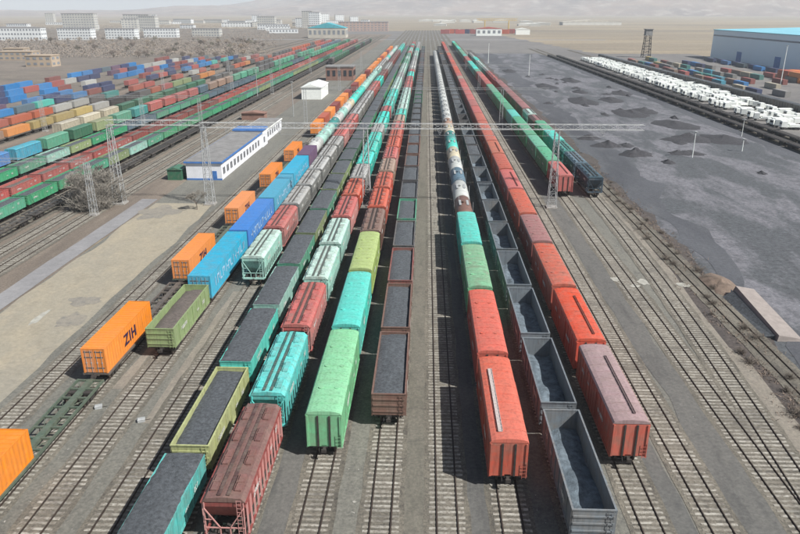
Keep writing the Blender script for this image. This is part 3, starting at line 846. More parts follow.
train(TX[1], 45.2, 605, [('s', 'red'), ('b', 'brightred'), ('b', 'greenpale'), ('b', 'turquoise'), ('t', 'brown'), ('t', 'white'), ('t', 'greyblue'), ('t', 'white'), ('t', 'cream'), ('t', 'turquoise'), ('t', 'teal'), ('t', 'cream'), ('t', 'tan')], runs(('t', 'white'), ('t', 'white')), 'white tank train', 7, 210)
train(TX[2], 38.6, 690, [('e', 'steelgrey')] * 6, runs(('e', 'darkgrey'), ('e', 'steelgrey'), ('e', 'tan'), ('g', 'darkgrey')), 'grey empty wagon train', 8, 170)
train(TX[3], 48.2, 770, [('s', 'faded'), ('s', 'brightred'), ('b', 'red'), ('s', 'maroon'), ('b', 'red'), ('b', 'redpink'), ('b', 'red'), ('b', 'redorange')], runs(('b', 'red'), ('b', 'redpink'), ('b', 'redpink'), ('b', 'red'), ('b', 'tan')), 'long red boxcar train', 9, 190)
train(TX[5], 137.8, 780, [('s', 'redpink'), ('b', 'green'), ('b', 'seagreen'), ('b', 'green'), ('b', 'green'), ('b', 'turquoise'), ('b', 'green'), ('b', 'green'), ('b', 'green'), ('b', 'seagreen')], runs(('b', 'green'), ('b', 'turquoise'), ('b', 'green'), ('b', 'redpink'), ('b', 'seagreen')), 'green boxcar train', 10, 220)
train(34.5, 137.2, 560, [('h', 'darkblue'), ('h', 'greyblue'), ('h', 'teal'), ('b', 'turquoise'), ('b', 'green'), ('h', 'maroon'), ('h', 'mint')], runs(('h', 'mint'), ('h', 'redpink'), ('b', 'turquoise'), ('b', 'maroon'), ('h', 'grey')), 'mixed train beside the coal yard', 11, 200)

# blue containers and what follows them on the same track
def box_on_flat(X, y, Lf, Lc, c, i, desc, near, text=None, H=2.75, at=.5, flatcol='darkgrey', strokes=False, W=1.22):
    place('flat_wagon', make_flat(Lf - 1.2, near), X, y + Lf / 2, roles_for(flatcol, 'f', .6), f"skeletal flat wagon under the {ordn(i)} container of the {desc}", 'flat wagon', 'flat wagons of the ' + desc)
    cy = y + .6 + Lc / 2 if at == 0 else y + Lf / 2
    sp = make_container(Lc, near, text, H, W)
    o = place('shipping_container', sp, X, cy, roles_for(c, 'c', .3 if X < -70 else 0), f"{CW[c]} {'lettered ' if text else ''}container, {ordn(i)} from near end of the {desc}", 'container', 'containers of the ' + desc, z=TZ + 1.147)
    return o, cy
def strokes_mesh(L, W, z0, z1, seed):
    rnd = random.Random(seed); mb = MB(); y = -L * .38
    while y < L * .38:
        k = rnd.random(); x0, x1 = W + .006, W + .022
        if k < .35: mb.box(x0, x1, y, y + .16, z0, z1)
        elif k < .6:
            mb.box(x0, x1, y, y + .2, z0, z1); mb.box(x0, x1, y + .2, y + .8, z0, z0 + .22); y += .6
        elif k < .8:
            mb.box(x0, x1, y, y + .2, z0, z1); mb.box(x0, x1, y + .2, y + .7, z1 - .22, z1); mb.box(x0, x1, y + .7, y + .9, z0 + .4, z1); y += .7
        else: mb.box(x0, x1, y, y + .7, z0 + .5, z0 + .7)
        y += rnd.uniform(.45, 1.0)
    return mb.mesh('lettering', [M['letter_white']])
y = 80.2; i = 0
BL = ['lightblue', 'blue', 'lightblue', 'lightblue', 'purple']
desc = 'blue container train'
while y < 160:
    i += 1; c = BL[min(i - 1, 4)]; Lf = 19.6 if i < 5 else 13
    o, cy = box_on_flat(TX[-6], y, Lf, Lf - .7, c, i, desc, True, None, 3.05, .5, 'darkgrey', W=1.45)
    if i < 5: 
        t = link('lettering', strokes_mesh(Lf, 1.45, 1.0, 2.2, i), o)
    y += Lf
train(TX[-6], y + .2, 690, [('t', 'white'), ('t', 'mint'), ('t', 'mint'), ('t', 'teal'), ('t', 'white'), ('t', 'mint'), ('t', 'white'), ('t', 'cream')], runs(('t', 'white'), ('t', 'turquoise'), ('h', 'grey'), ('t', 'mint'), ('h', 'mint')), 'tank train behind blue containers', 21, 220)
desc = 'orange container train'
y = 34.0; i = 0
rnd = random.Random(5)
while y < 690:
    i += 1; near = y < 200
    c = 'orange' if i < 7 else rnd.choice(['orange', 'orange', 'redorange', 'darkred', 'orange'])
    if i < 7:
        box_on_flat(TX[-7], y, 26.3, 12.19, c, i, desc, near, 'ZIH' if near else None, 2.75, 0, 'deepgreen' if i % 2 else 'black')
        y += 26.3
    else:
        if i in (7,): y += 14
        box_on_flat(TX[-7], y, 14.6, 12.19, c, i, desc, False, None, 2.75, 0)
        y += 14.6 if rnd.random() < .8 else 30

# western yard
for j, x in enumerate((-76.8, -83.4, -93.0, -102.6, -111.5, -122.5, -134.5, -147.0, -158.0)):
    track(x, 90, 1050, None, s1=91)
G1 = runs(('g', 'green'), ('g', 'seagreen'), ('g', 'green'), ('g', 'deepgreen'), ('g', 'olive'))
train(-76.8, 112, 640, [('g', 'seagreen'), ('g', 'green'), ('g', 'green'), ('g', 'seagreen'), ('g', 'olive'), ('g', 'mint'), ('g', 'seagreen')], G1, 'green train nearest the path', 31, 190)
train(-83.4, 118, 640, [('w', 'redpink')] * 4, runs(('w', 'redpink'), ('w', 'maroon'), ('w', 'redpink'), ('w', 'pink'), ('w', 'redpink')), 'pinkish red western train', 32, 190)
train(-93.0, 138, 560, [('g', 'green'), ('g', 'seagreen'), ('g', 'mint'), ('g', 'olive'), ('g', 'green'), ('g', 'green')], runs(('g', 'green'), ('g', 'seagreen'), ('g', 'olive'), ('g', 'green'), ('g', 'greyblue')), 'green train behind the pinkish one', 33, 190)
train(-102.6, 150, 560, [('b', 'blue'), ('b', 'lightblue'), ('b', 'seagreen'), ('b', 'deepgreen'), ('b', 'olive'), ('b', 'seagreen'), ('b', 'teal')], runs(('b', 'seagreen'), ('b', 'greyblue'), ('b', 'darkgrey'), ('b', 'tan'), ('b', 'redpink')), 'blue fronted boxcar train', 34, 150)
train(-111.5, 205, 430, [], runs(('b', 'darkgrey'), ('b', 'brown'), ('b', 'deepgreen'), ('b', 'seagreen'), ('b', 'cream')), 'dark boxcar train', 35, 0)
for X_, c_, d_, y_ in ((-93.0, runs(('b', 'green'), ('b', 'seagreen'), ('b', 'deepgreen')), 'far tail of green boxcars', 575), (-102.6, runs(('b', 'seagreen'), ('b', 'tan'), ('b', 'greyblue')), 'far tail of mixed boxcars', 575), (-111.5, runs(('b', 'darkgrey'), ('b', 'redpink')), 'far tail of dark boxcars', 470),
                     (-122.5, runs(('b', 'redorange'), ('b', 'maroon'), ('b', 'darkgrey')), 'far tail of rusty boxcars', 575), (-67.0, runs(('h', 'darkgrey'), ('h', 'deepgreen'), ('h', 'black')), 'far dark hopper row', 500), (-83.4, runs(('b', 'maroon'), ('b', 'redpink')), 'far tail of maroon boxcars', 660)):
    train(X_ + 0.0 if X_ > -110 else X_, y_, 860, [], c_, d_, int(-X_), 0)
def far_row(X, y0, y1, seq, tail, desc, seed, L=12.19, gapp=.2):
    rnd = random.Random(seed); y = y0; i = 0
    while y < y1:
        i += 1; c = seq[i - 1] if i <= len(seq) else tail[int(rnd.random() * len(tail))]
        if c and (i <= len(seq) or rnd.random() > gapp): box_on_flat(X, y, L + 1.9, L, c, i, desc, False, None, 2.2)
        y += L + 1.9
far_row(-122.5, 182, 560, ['tan', 'orange', 'yellow', 'yellow', 'yellow', 'white', 'black', 'black', 'darkgrey'], ['redorange', 'redpink', 'cream', 'redorange', 'olive', 'darkgrey', 'orange', 'red'], 'yellow fronted container train', 41)
far_row(-134.5, 205, 560, ['red', 'redorange', 'redorange', 'white', 'white', 'darkgrey', 'teal'], ['redorange', 'red', 'maroon', 'white', 'redpink', 'darkgrey'], 'red fronted container train', 42)
far_row(-147.0, 230, 540, [], ['blue', 'greyblue', 'maroon', 'navy', 'turquoise', 'redpink', 'blue'], 'blue and maroon container train', 43)
# containers stacked on the ground beyond the western yard
rnd = random.Random(9); q = 0
for r_, X in enumerate((-160, -172, -186, -200)):
    y = 255 + r_ * 22; k = 0
    while y < 560:
        q += 1; k += 1
        c = rnd.choice(['blue', 'navy', 'greyblue', 'maroon', 'redpink', 'blue', 'navy', 'purple', 'white'])
        if rnd.random() < .74:
            place('shipping_container', make_container(12.19, False, None, 2.6), X + rnd.uniform(-.6, .6), y, roles_for(c, 'c', .25), f"{CW[c]} container, {ordn(k)} along {ordn(r_ + 1)} ground row west of the yard", 'container', 'containers stacked west of the yard', z=.05)
        y += 13.2

# ------------------------------------------------------------------ gantries
def lattice(mb, p0, p1, w0, w1, seg, r, m=0, taper_x=None):
    """four-legged lattice column or beam from p0 to p1; square section w0 -> w1"""
    p0 = Vector(p0); p1 = Vector(p1); d = (p1 - p0).normalized()
    a = Vector((0, 1, 0)) if abs(d.y) < .9 else Vector((1, 0, 0)); b = d.cross(a).normalized(); a = b.cross(d).normalized()
    rings = []
    for i in range(seg + 1):
        t = i / seg; c = p0.lerp(p1, t); w = (w0 + (w1 - w0) * t) / 2
        rings.append([c + a * w * sx + b * w * sy for sx, sy in ((-1, -1), (1, -1), (1, 1), (-1, 1))])
    for k in range(4): mb.bar(rings[0][k], rings[-1][k], r, m)
    for i in range(seg):
        for k in range(4):
            j = (k + 1) % 4
            mb.bar(rings[i][k], rings[i + 1][j], r * .45, m) if (i + k) % 2 else mb.bar(rings[i][j], rings[i + 1][k], r * .45, m)
            if i: mb.bar(rings[i][k], rings[i][j], r * .5, m)
def portal(Y, xs_, H, x_end, label, thick=1.0, foot=1.6, drops=True, truss=.95):
    root = bpy.data.objects.new('catenary_gantry', None); col.objects.link(root); root.location = (xs_[0], Y, 0)
    tag(root, label, 'gantry', 'steel gantries over the tracks')
    X0 = xs_[0]
    for x in xs_:
        mb = MB(); lattice(mb, (x - X0, 0, 0), (x - X0, 0, H - truss / 2), foot, .75, 10, .075 * thick); link('mast', mb.mesh('mast', [M['steel']]), root)
        mb = MB(); mb.box(x - X0 - foot * .65, x - X0 + foot * .65, -foot * .65, foot * .65, -.1, .35); link('footing', mb.mesh('footing', [M['concrete']]), root)
    mb = MB(); lattice(mb, (-.5, 0, H), (x_end - X0, 0, H), truss, truss, int((x_end - X0) / 1.6), .042 * thick); link('crossbeam', mb.mesh('crossbeam', [M['beam'] if thick >= 1 else M['steel']]), root)
    mb = MB(); mb.bar((-.5, 0, H - truss / 2 - 1.2), (x_end - X0 - 4, 0, H - truss / 2 - 1.2), .028 * thick)
    link('cross_wire', mb.mesh('cross_wire', [M['steel']]), root)
    if drops:
        x = xs_[0] + 4.5
        while x < x_end - 1:
            mb = MB(); mb.bar((-.45, 0, -.05), (0, 0, -1.25), .045); mb.bar((.45, 0, -.05), (0, 0, -1.25), .045)
            for z in (-.35, -.6, -.85): mb.bar((-.3 * (1 + z), 0, z), (.3 * (1 + z), 0, z), .06)
            o = link('insulator', mb.mesh('insulator', [M['steel']]), root, (x - X0, 0, H - truss / 2)); x += 10.1
portal(130.5, (-42.2, -11.3, 24.6), 15.6, 40.5, 'tall lattice gantry crossing every track in front of the red parked boxcar')
portal(130.5, (-60.3,), 16.0, -42.9, 'lattice gantry span between the bare tree and the white hut', 1.0, 1.9, False)
portal(122.0, (-118.0, -88.2, -61.6), 10.4, -60.9, 'low lattice gantry over the green and pink trains', .6, 1.1, False, .6)
for k, (Y, xs_, H, xe) in enumerate(((232, (-40, -10.9, 24.9), 12, 40), (335, (-41, -10.9, 24.9), 12, 40), (450, (-41, -10.9, 24.9), 12, 40))):
    portal(Y, xs_, H, xe, f"{ordn(k + 2)} gantry over the main tracks counting from the near one", .55, 1.1, False, .6)
for k, Y in enumerate((215, 320, 430)):
    portal(Y, (-120, -88.2, -70), 11, -69, f"western yard gantry, {ordn(k + 2)} counting from the near one", .55, 1.1, False, .6)

def pole(x, y, h, label, r=.11, arm=True, z=0.0, mat='white'):
    root = bpy.data.objects.new('light_pole', None); col.objects.link(root); root.location = (x, y, z)
    tag(root, label, 'light pole', 'light poles about the yards')
    mb = MB(); mb.bar((0, 0, 0), (0, 0, h), r, 0, 8, r * .6); link('shaft', mb.mesh('shaft', [M[mat]]), root)
    mb = MB(); mb.box(-.55, .55, -.16, .16, h, h + .18)
    if arm: mb.box(-.3, .3, -.4, .4, h + .181, h + .3)
    link('lamp_head', mb.mesh('lamp_head', [M['steel']]), root)
pole(182, 372, 19, 'tall white light pole beside the orange containers', .22)
pole(69.5, 181, 6.5, 'thin white pole standing by the coal heaps', .12)
pole(96, 214, 5, 'short white pole by the dark wagon rows', .1)
pole(86, 190, 3.2, 'stubby white post in the coal yard', .14)
pole(44.6, 520, 14, 'thin pole at the head of the coal yard', .2)
pole(60, 420, 12, 'thin white pole midway along the coal yard', .16)
pole(-72, 300, 13, 'thin pole between the western trains and the white shed', .15, mat='steel')
pole(-47.5, 250, 12, 'thin pole behind the long white building', .15, mat='steel')

# lattice watch tower
root = bpy.data.objects.new('lattice_tower', None); col.objects.link(root); root.location = (178, 592, 0)
tag(root, 'dark lattice tower rising behind the white trucks', 'tower')
mb = MB(); lattice(mb, (0, 0, 0), (0, 0, 17), 6.0, 4.2, 8, .28); link('lattice_legs', mb.mesh('tower_legs', [M['under']]), root)
mb = MB(); mb.box(-3, 3, -3, 3, 17, 17.4); mb.box(-2.6, 2.6, -2.6, 2.6, 17.4, 21.5); mb.box(-3.2, 3.2, -3.2, 3.2, 21.5, 22); link('cabin', mb.mesh('cabin', [M['roofgrey']]), root)

# ------------------------------------------------------------------ coal yard things
def heap(name, x, y, rx, ry, h, mat, label, cat, seed, group=None):
    mb = MB(); nr, na = 7, 22
    for i in range(nr + 1):
        t = i / nr
        for j in range(na):
            a = 2 * math.pi * j / na
            w = 1 + .45 * noise.noise(Vector((math.cos(a) * 1.3, math.sin(a) * 1.3, seed))) + .25 * noise.noise(Vector((math.cos(a) * 4, math.sin(a) * 4, seed)))
            rr = t * w
            z = h * max(0, (1 - t)) ** 1.05 * (1 + .6 * noise.noise(Vector((rr * math.cos(a) * 3, rr * math.sin(a) * 3, seed + 4)))) - (.08 if i == nr else 0)
            mb.v.append((rx * rr * math.cos(a), ry * rr * math.sin(a), z))
    for i in range(nr):
        for j in range(na):
            k = (j + 1) % na; mb.f.append((i * na + j, (i + 1) * na + j, (i + 1) * na + k, i * na + k)); mb.m.append(0)
    o = link(name, mb.mesh(name, [mat], True), None, (x, y, .03)); return tag(o, label, cat, group)
HC = simple('heaped_coal', (.042, .041, .046), .95, .35, 1.5, bump=.8)
H = [(82.5, 268, 6, 8, 1.5, 'dark coal heap by the nearer dark wagon row, beyond the middle'), (72, 334, 4, 7, 1.2, 'small far coal heap near the yard centre line'), (79, 304, 6, 9, 1.3, 'dark spread coal heap, middle of the far ones'), (55.5, 184, 4.6, 3.6, 1.9, 'cone-shaped black coal heap, largest beside the thin white pole'), (51.5, 196, 4.2, 3.6, 1.7, 'black coal heap, just behind the largest cone'), (48.6, 208, 3.4, 3, 1.3, 'small black coal heap at the far side of the cone row'),
     (78, 208, 8, 6, 1.6, 'broad black coal heap in the middle of the coal yard'), (88, 208, 7, 8, 1.3, 'long low coal heap near the dark wagon rows'), (83, 236, 7, 10, 1.3, 'low spread coal heap beyond the broad one'),
     (76, 262, 6, 12, 1.2, 'dark ridge of coal trailing up the yard'), (70, 186, 5, 3, 1.0, 'small coal heap right of the thin white pole'), (66, 300, 6, 16, 1.5, 'long far coal ridge, first beyond the yard middle'),
     (60, 360, 5, 14, 1.4, 'long far coal ridge, second beyond the yard middle'), (78, 390, 5, 14, 1.4, 'far coal ridge close to the dark wagons'), (52, 450, 4, 12, 1.4, 'farthest thin coal ridge up the yard'), (90, 330, 5, 10, 1.2, 'coal ridge beside the distant dark wagons')]
for k, (x, y, a, b, h, lb) in enumerate(H): heap('coal_heap', x, y, a, b, h, HC, lb, 'coal heap', k * 3.1, 'coal heaps in the yard')
rnd = random.Random(17)
for k in range(26):
    y = 150 + k * 11 + rnd.uniform(-4, 4); x = rnd.uniform(50, 94)
    heap('coal_heap', x, y, rnd.uniform(1, 2.6), rnd.uniform(1.5, 5), rnd.uniform(.4, 1.0), HC, f"small scattered heap of spilt coal, {ordn(k + 1)} up the coal yard", 'coal heap', 60 + k, 'small coal spills in the yard')
heap('earth_mound', 41.4, 91, 2.8, 4.2, 1.0, simple('brown_earth', (.17, .125, .095), .95, .3, 1.2, bump=.8), 'brown earth mound at the far end of the sloping slab', 'earth mound', 77)
# sloping loading slab
root = bpy.data.objects.new('loading_ramp', None); col.objects.link(root); root.location = (42.5, 80, 0)
tag(root, 'pinkish concrete slab ramp beside the disused track', 'ramp')
mb = MB(); zt = 1.5
mb.hexa([(-1.5, -6.6, .03), (1.3, -6.6, .03), (1.6, 7.2, .03), (-1.3, 7.2, .03)], [(-1.35, -6.5, .75), (1.3, -6.5, .35), (1.5, 6.8, zt - .35), (-.85, 7.0, zt)], 0)
link('slab', mb.mesh('slab', [simple('pink_concrete', (.27, .235, .215), .9, .15, 1.2)]), root)
mb = MB(); mb.hexa([(-2.6, -5.5, .03), (-1.52, -6.0, .03), (-1.33, 7.1, .03), (-2.7, 6.5, .03)], [(-1.75, -5.5, .35), (-1.54, -6, .5), (-1.38, 7.0, 1.0), (-1.6, 6.5, .8)])
link('shade_wedge', mb.mesh('shade_wedge', [M['coal']]), root)  # coal-dark wedge added to paint the shadow side left of the slab
# dry shrubs on the embankment slope
def shrub_mesh(seed, r, h, n, mat):
    rnd = random.Random(seed); mb = MB()
    for i in range(n):
        a = rnd.uniform(0, 6.28); t = rnd.uniform(.1, 1); b = Vector((rnd.uniform(-.25, .25) * r, rnd.uniform(-.25, .25) * r, 0))
        e = Vector((math.cos(a) * r * t, math.sin(a) * r * t, h * rnd.uniform(.35, 1) * (1.1 - t * .5)))
        mb.bar(b, b.lerp(e, .5) + Vector((0, 0, h * .1)), .012, 0, 3); mb.bar(b.lerp(e, .5) + Vector((0, 0, h * .1)), e, .01, 0, 3, .004)
        for _ in range(2):
            c = b.lerp(e, rnd.uniform(.5, 1)); d = Vector((rnd.uniform(-1, 1), rnd.uniform(-1, 1), rnd.uniform(0, 1))) * .25 * r; mb.bar(c, c + d, .007, 0, 3, .003)
    return mb.mesh('dry_shrub', [mat])
SH = [shrub_mesh(i, .7 + .2 * i, .7 + .1 * i, 70, M['twig']) for i in range(3)]
rnd = random.Random(3)
for k in range(46):
    y = 52 + k * 3.1 + rnd.uniform(-1, 1); x = t6x(y) + rnd.uniform(3.2, 6.8)
    s = rnd.uniform(.7, 1.4); o = link('dry_shrub', SH[k % 3], None, (x, y, .05), rnd.uniform(0, 6)); o.scale = (s, s, s)
    tag(o, f"leafless brown shrub on the coal-soiled slope, {ordn(k + 1)} from the near end", 'shrub', 'dry shrubs on the slope')

track(-71.6, 90, 1050, None, s1=91)
y = 96; k = 0
while y < 520:
    k += 1; place('flat_wagon', make_flat(13.0, y < 170), -71.6, y, roles_for('black', 'f', .3), f"low dark flat wagon, {ordn(k)} along the row in front of the western trains", 'flat wagon', 'dark flat wagons before the western trains'); y += 14.1
mb = MB(); rnd = random.Random(61)
for k in range(7000):
    y = 42 + rnd.random() ** 1.3 * 190; u = rnd.gauss(0, 1); x = t6x(y) + 5.2 + u * 1.5
    if noise.noise(Vector((x * .35, y * .18, 2))) < -.05: continue
    h = rnd.uniform(.08, .36); d = Vector((rnd.gauss(0, .3), rnd.gauss(0, .3), h)); w = rnd.uniform(.03, .09)
    mb.face([(x - w, y, .03), (x + w, y + w, .03), (x + d.x, y + d.y, .05 + d.z)])
    mb.face([(x, y - w, .03), (x, y + w, .03), (x - d.x, y + d.y, .05 + d.z * .8)])
o = link('scrub', mb.mesh('scrub', [simple('dry_weeds', (.15, .115, .09), .95, .5, .8)]), kind='stuff'); o['label'] = 'dry weeds and scrub along the embankment slope'
def switch_box(x, y, label):
    root = bpy.data.objects.new('point_machine', None); col.objects.link(root); root.location = (x, y, .07); root.rotation_euler = (0, 0, .4); root.scale = (.6, .6, .6); tag(root, label, 'point machine')
    mb = MB(); mb.box(-.55, .55, -.35, .35, 0, .45); link('case', mb.mesh('case', [M['steel']]), root)
    mb = MB(); mb.hexa([(-.6, -.4, .453), (.6, -.4, .453), (.6, .4, .453), (-.6, .4, .453)], [(-.5, -.3, .58), (.5, -.3, .58), (.5, .3, .58), (-.5, .3, .58)]); link('lid', mb.mesh('lid', [M['steel']]), root)
    mb = MB(); mb.bar((.55, 0, .15), (1.3, 0, .12), .035); link('rod', mb.mesh('rod', [M['under']]), root)
switch_box(-31.1, 56.4, 'white box on the ground between the lettered container and the bare track')
switch_box(-26.1, 54.3, 'white box on the pale lane end beside the coal train')
# two rows of low dark wagons, then the parked white trucks
for r_, X in enumerate((102.0, 108.0)):
    track(X, 90, 720, None, s1=91)
    y = 176 - 50 * r_; k = 0
    while y < 600:
        k += 1
        place('flat_wagon', make_flat(13.0, False), X, y, roles_for('black', 'f'), f"low black flat wagon, {ordn(k)} along the {'nearer' if r_ == 0 else 'further'} row past the coal yard", 'flat wagon', 'dark flat wagons past the coal yard'); y += 14.1
track(136, 200, 700, None, s1=201)
train(136, 236, 560, [], lambda n, r: ('G', 'black'), 'black coal train behind the white trucks', 51, 0)
def truck_mesh():
    mb = MB()
    mb.box(-1.2, 1.2, -.2, 1.9, 1.0, 3.3, 0); mb.hexa([(-1.15, 1.9, 1.0), (1.15, 1.9, 1.0), (1.15, 2.15, 1.0), (-1.15, 2.15, 1.0)], [(-1.15, 1.9, 2.9), (1.15, 1.9, 2.9), (1.15, 1.98, 2.9), (-1.15, 1.98, 2.9)], 0)
    mb.box(-1.0, 1.0, 2.0, 2.12, 2.0, 2.75, 1)
    mb.box(-.5, .5, -5.6, -.2, .75, 1.05, 0); mb.box(-1.2, 1.2, -5.4, -.9, 1.1, 1.4, 0); mb.box(-1.15, 1.15, -5.4, -1.6, 1.4, 2.0, 0)
    for y in (1.2, -3.4, -4.6):
        for s in (-1, 1): mb.bar((s * .85, y, .5), (s * 1.18, y, .5), .5, 2, 12)
    return mb.mesh('truck', [M['white'], M['glass'], M['tyre']])
def van_mesh():
    mb = MB()
    mb.box(-1.15, 1.15, .2, 1.9, .8, 2.6, 0); mb.box(-1.2, 1.2, -5.4, .1, 1.0, 3.0, 0); mb.box(-.95, .95, 1.903, 1.95, 1.6, 2.4, 1); mb.box(-1.0, 1.0, .25, 1.7, 2.603, 2.75, 0)
    for y in (1.2, -3.4, -4.6):
        for s in (-1, 1): mb.bar((s * .85, y, .5), (s * 1.18, y, .5), .5, 2, 10)
    return mb.mesh('van', [M['white'], M['glass'], M['tyre']])
TV = van_mesh()
TR = truck_mesh(); rnd = random.Random(12)
for r_, X in enumerate((115.5, 122.0, 128.5)):
    y = 228 + 9 * r_; k = 0
    while y < 555:
        k += 1
        if not (268 < y < 274 or (r_ == 0 and 240 < y < 244)) and rnd.random() < .9:
            isv = rnd.random() < .4
            o = link('parked_truck', TV if isv else TR, None, (X + rnd.uniform(-.5, .5) + (y - 228) * .012, y, .03), R(90 if rnd.random() < .6 else 72) + rnd.uniform(-.15, .15))
            o.scale = (.9, .8, .8)
            tag(o, f"small white {'box' if isv else 'flatbed'} truck, {ordn(k)} from near end of the {('track-side', 'middle', 'inner')[r_]} row", 'truck', 'white trucks parked in rows')
        y += rnd.choice((3.1, 3.2, 3.3, 4.4))
# goods yard containers
rnd = random.Random(21); n = 0
for r_, (X, ya, yb) in enumerate(((150, 330, 560), (158, 322, 500), (170, 340, 560), (184, 350, 520), (196, 360, 440))):
    y = ya; k = 0
    while y < yb:
        k += 1
        c = rnd.choice(['redpink', 'blue', 'navy', 'grey', 'cream', 'maroon', 'tan', 'teal', 'lightblue', 'grey', 'yellow'])
        if rnd.random() < .7:
            place('shipping_container', make_container(12.19, False, None, 2.6), X + rnd.uniform(-1, 1), y, roles_for(c, 'c', .25), f"{CW[c]} container, {ordn(k)} from near end of goods yard row {['one', 'two', 'three', 'four', 'five'][r_]}", 'container', 'goods yard containers', z=.03)
        y += 13.6
n = 0
for i in range(5):
    for j in range(2):
        for k in range(2):
            n += 1
            place('shipping_container', make_container(12.19, False, None, 2.6), 196 + i * 2.9, 385 + j * 13 + (i % 2) * .5, roles_for('redorange' if (i + j) % 3 else 'orange', 'c'),
                  f"rusty orange container, {'upper' if k else 'lower'} one of {ordn(i + 1)} pair, {'far' if j else 'near'} half of the orange stack", 'container', 'orange container stack', z=.03 + 2.6 * k)
for i in range(9):
    c = ['navy', 'blue', 'navy', 'darkblue', 'navy', 'blue', 'navy', 'navy', 'darkblue'][i]
    place('shipping_container', make_container(12.19, False, None, 2.6), 214 - (i % 2) * 2.7, 450 + i * 13, roles_for(c, 'c', .25), f"{CW[c]} container, {ordn(i + 1)} along the foot of the big blue-grey shed", 'container', 'containers by the shed', z=.03)

# ------------------------------------------------------------------ buildings
def corr(name, c, sc=2.2):
    m, n, l, b = nt(name); g = n.new('ShaderNodeNewGeometry')
    w = n.new('ShaderNodeTexWave'); w.bands_direction = 'Y'; w.inputs['Scale'].default_value = sc; l.new(g.outputs['Position'], w.inputs['Vector'])
    lo = tuple(x * .85 for x in c) + (1,)
    f = noise_node(n, l, g.outputs['Position'], .05, 4)
    o = mixc(n, l, ramp(n, l, f, .3, .7, 0, .5), mixc(n, l, w.outputs['Fac'], lo, tuple(c) + (1,)), lo)
    l.new(o, b.inputs['Base Color']); b.inputs['Roughness'].default_value = .6
    return m
root = bpy.data.objects.new('warehouse', None); col.objects.link(root); root.location = (0, 0, 0)
tag(root, 'huge pale blue-grey warehouse with a light blue roof', 'warehouse')
X0, X1, Y0, Y1 = 232, 300, 330, 598
mb = MB(); mb.box(X0, X1, Y0, Y1, 0, 21.0); 
link('wall', mb.mesh('warehouse_wall', [corr('ribbed_blue_grey_cladding', (.78, .90, .98), .6)]), root)
mb = MB(); mb.hexa([(X0 - .6, Y0 - .6, 21.02), (X1 + .6, Y0 - .6, 21.02), (X1 + .6, Y1 + .6, 21.02), (X0 - .6, Y1 + .6, 21.02)], [(X0 - .6, Y0 - .6, 21.5), (X1, Y0, 23.0), (X1, Y1, 23.0), (X0 - .6, Y1 + .6, 21.5)])
link('roof', mb.mesh('warehouse_roof', [simple('light_blue_roof', (.22, .52, .62), .5, .1, .05)]), root)
mb = MB(); mb.box(X0 - .12, X0 - .003, Y0 + 1, Y1 - 1, 16.6, 17.6); link('window_band', mb.mesh('window_band', [simple('dim_glazing', (.12, .15, .2), .4, .2, .2)]), root)
for q in range(4):
    mb = MB(); mb.box(X0 - .2, X0 - .003, Y0 + 30 + q * 60, Y0 + 38 + q * 60, .03, 7); link('door', mb.mesh('warehouse_door', [M['navyd'] if 'navyd' in M else M['blue']]), root)

# long trackside building, white walls, grey roof
root = bpy.data.objects.new('trackside_building', None); col.objects.link(root); root.location = (-49.6, 151, 0)
tag(root, 'long low white building with a grey flat roof and blue trim', 'building')
def lb(y0, y1, h, xw0, xw1, roofm_, trim):
    mb = MB(); mb.box(xw0, xw1, y0, y1, .03, h); link('wall', mb.mesh('wall', [M['render']]), root)
    mb = MB(); mb.box(xw0 - .35, xw1 + .35, y0 - .35, y1 - .02, h + .003, h + .32, 1); mb.box(xw0 - .1, xw1 + .1, y0 - .1, y1 - .3, h + .321, h + .42, 0)
    link('roof', mb.mesh('roof', [roofm_, M[trim]]), root)
    wm = MB(); wm.box(0, .05, -.75, .75, 0, 1.5, 0); wm.box(.05, .08, -.04, .04, 0, 1.5, 1); wm.box(0, .09, -.85, .85, -.08, -.003, 1)
    me = wm.mesh('window', [M['glass'], M['render']]); y = y0 + 2
    while y < y1 - 1.5:
        link('window', me, root, (xw1 + .003, y, 1.15)); y += 3.1
lb(0, 40, 3.9, -4.0, 4.0, M['roofgrey'], 'blue'); lb(40, 46, 4.6, -3.6, 4.3, M['blue'], 'blue'); lb(46, 71, 3.3, -3.2, 3.4, M['roofgrey'], 'white')
wm = MB(); wm.box(-.75, .75, -.05, 0, 0, 1.5, 0); me = wm.mesh('window', [M['glass']])
mb = MB(); mb.box(-.5, .5, -.06, 0, 0, 2.1); link('door', mb.mesh('door', [M['blue']]), root, (2.4, -.003, .05))
mb = MB(); mb.box(-4.05, 4.05, -.06, -.003, .03, .45); link('plinth', mb.mesh('plinth', [M['blue']]), root)
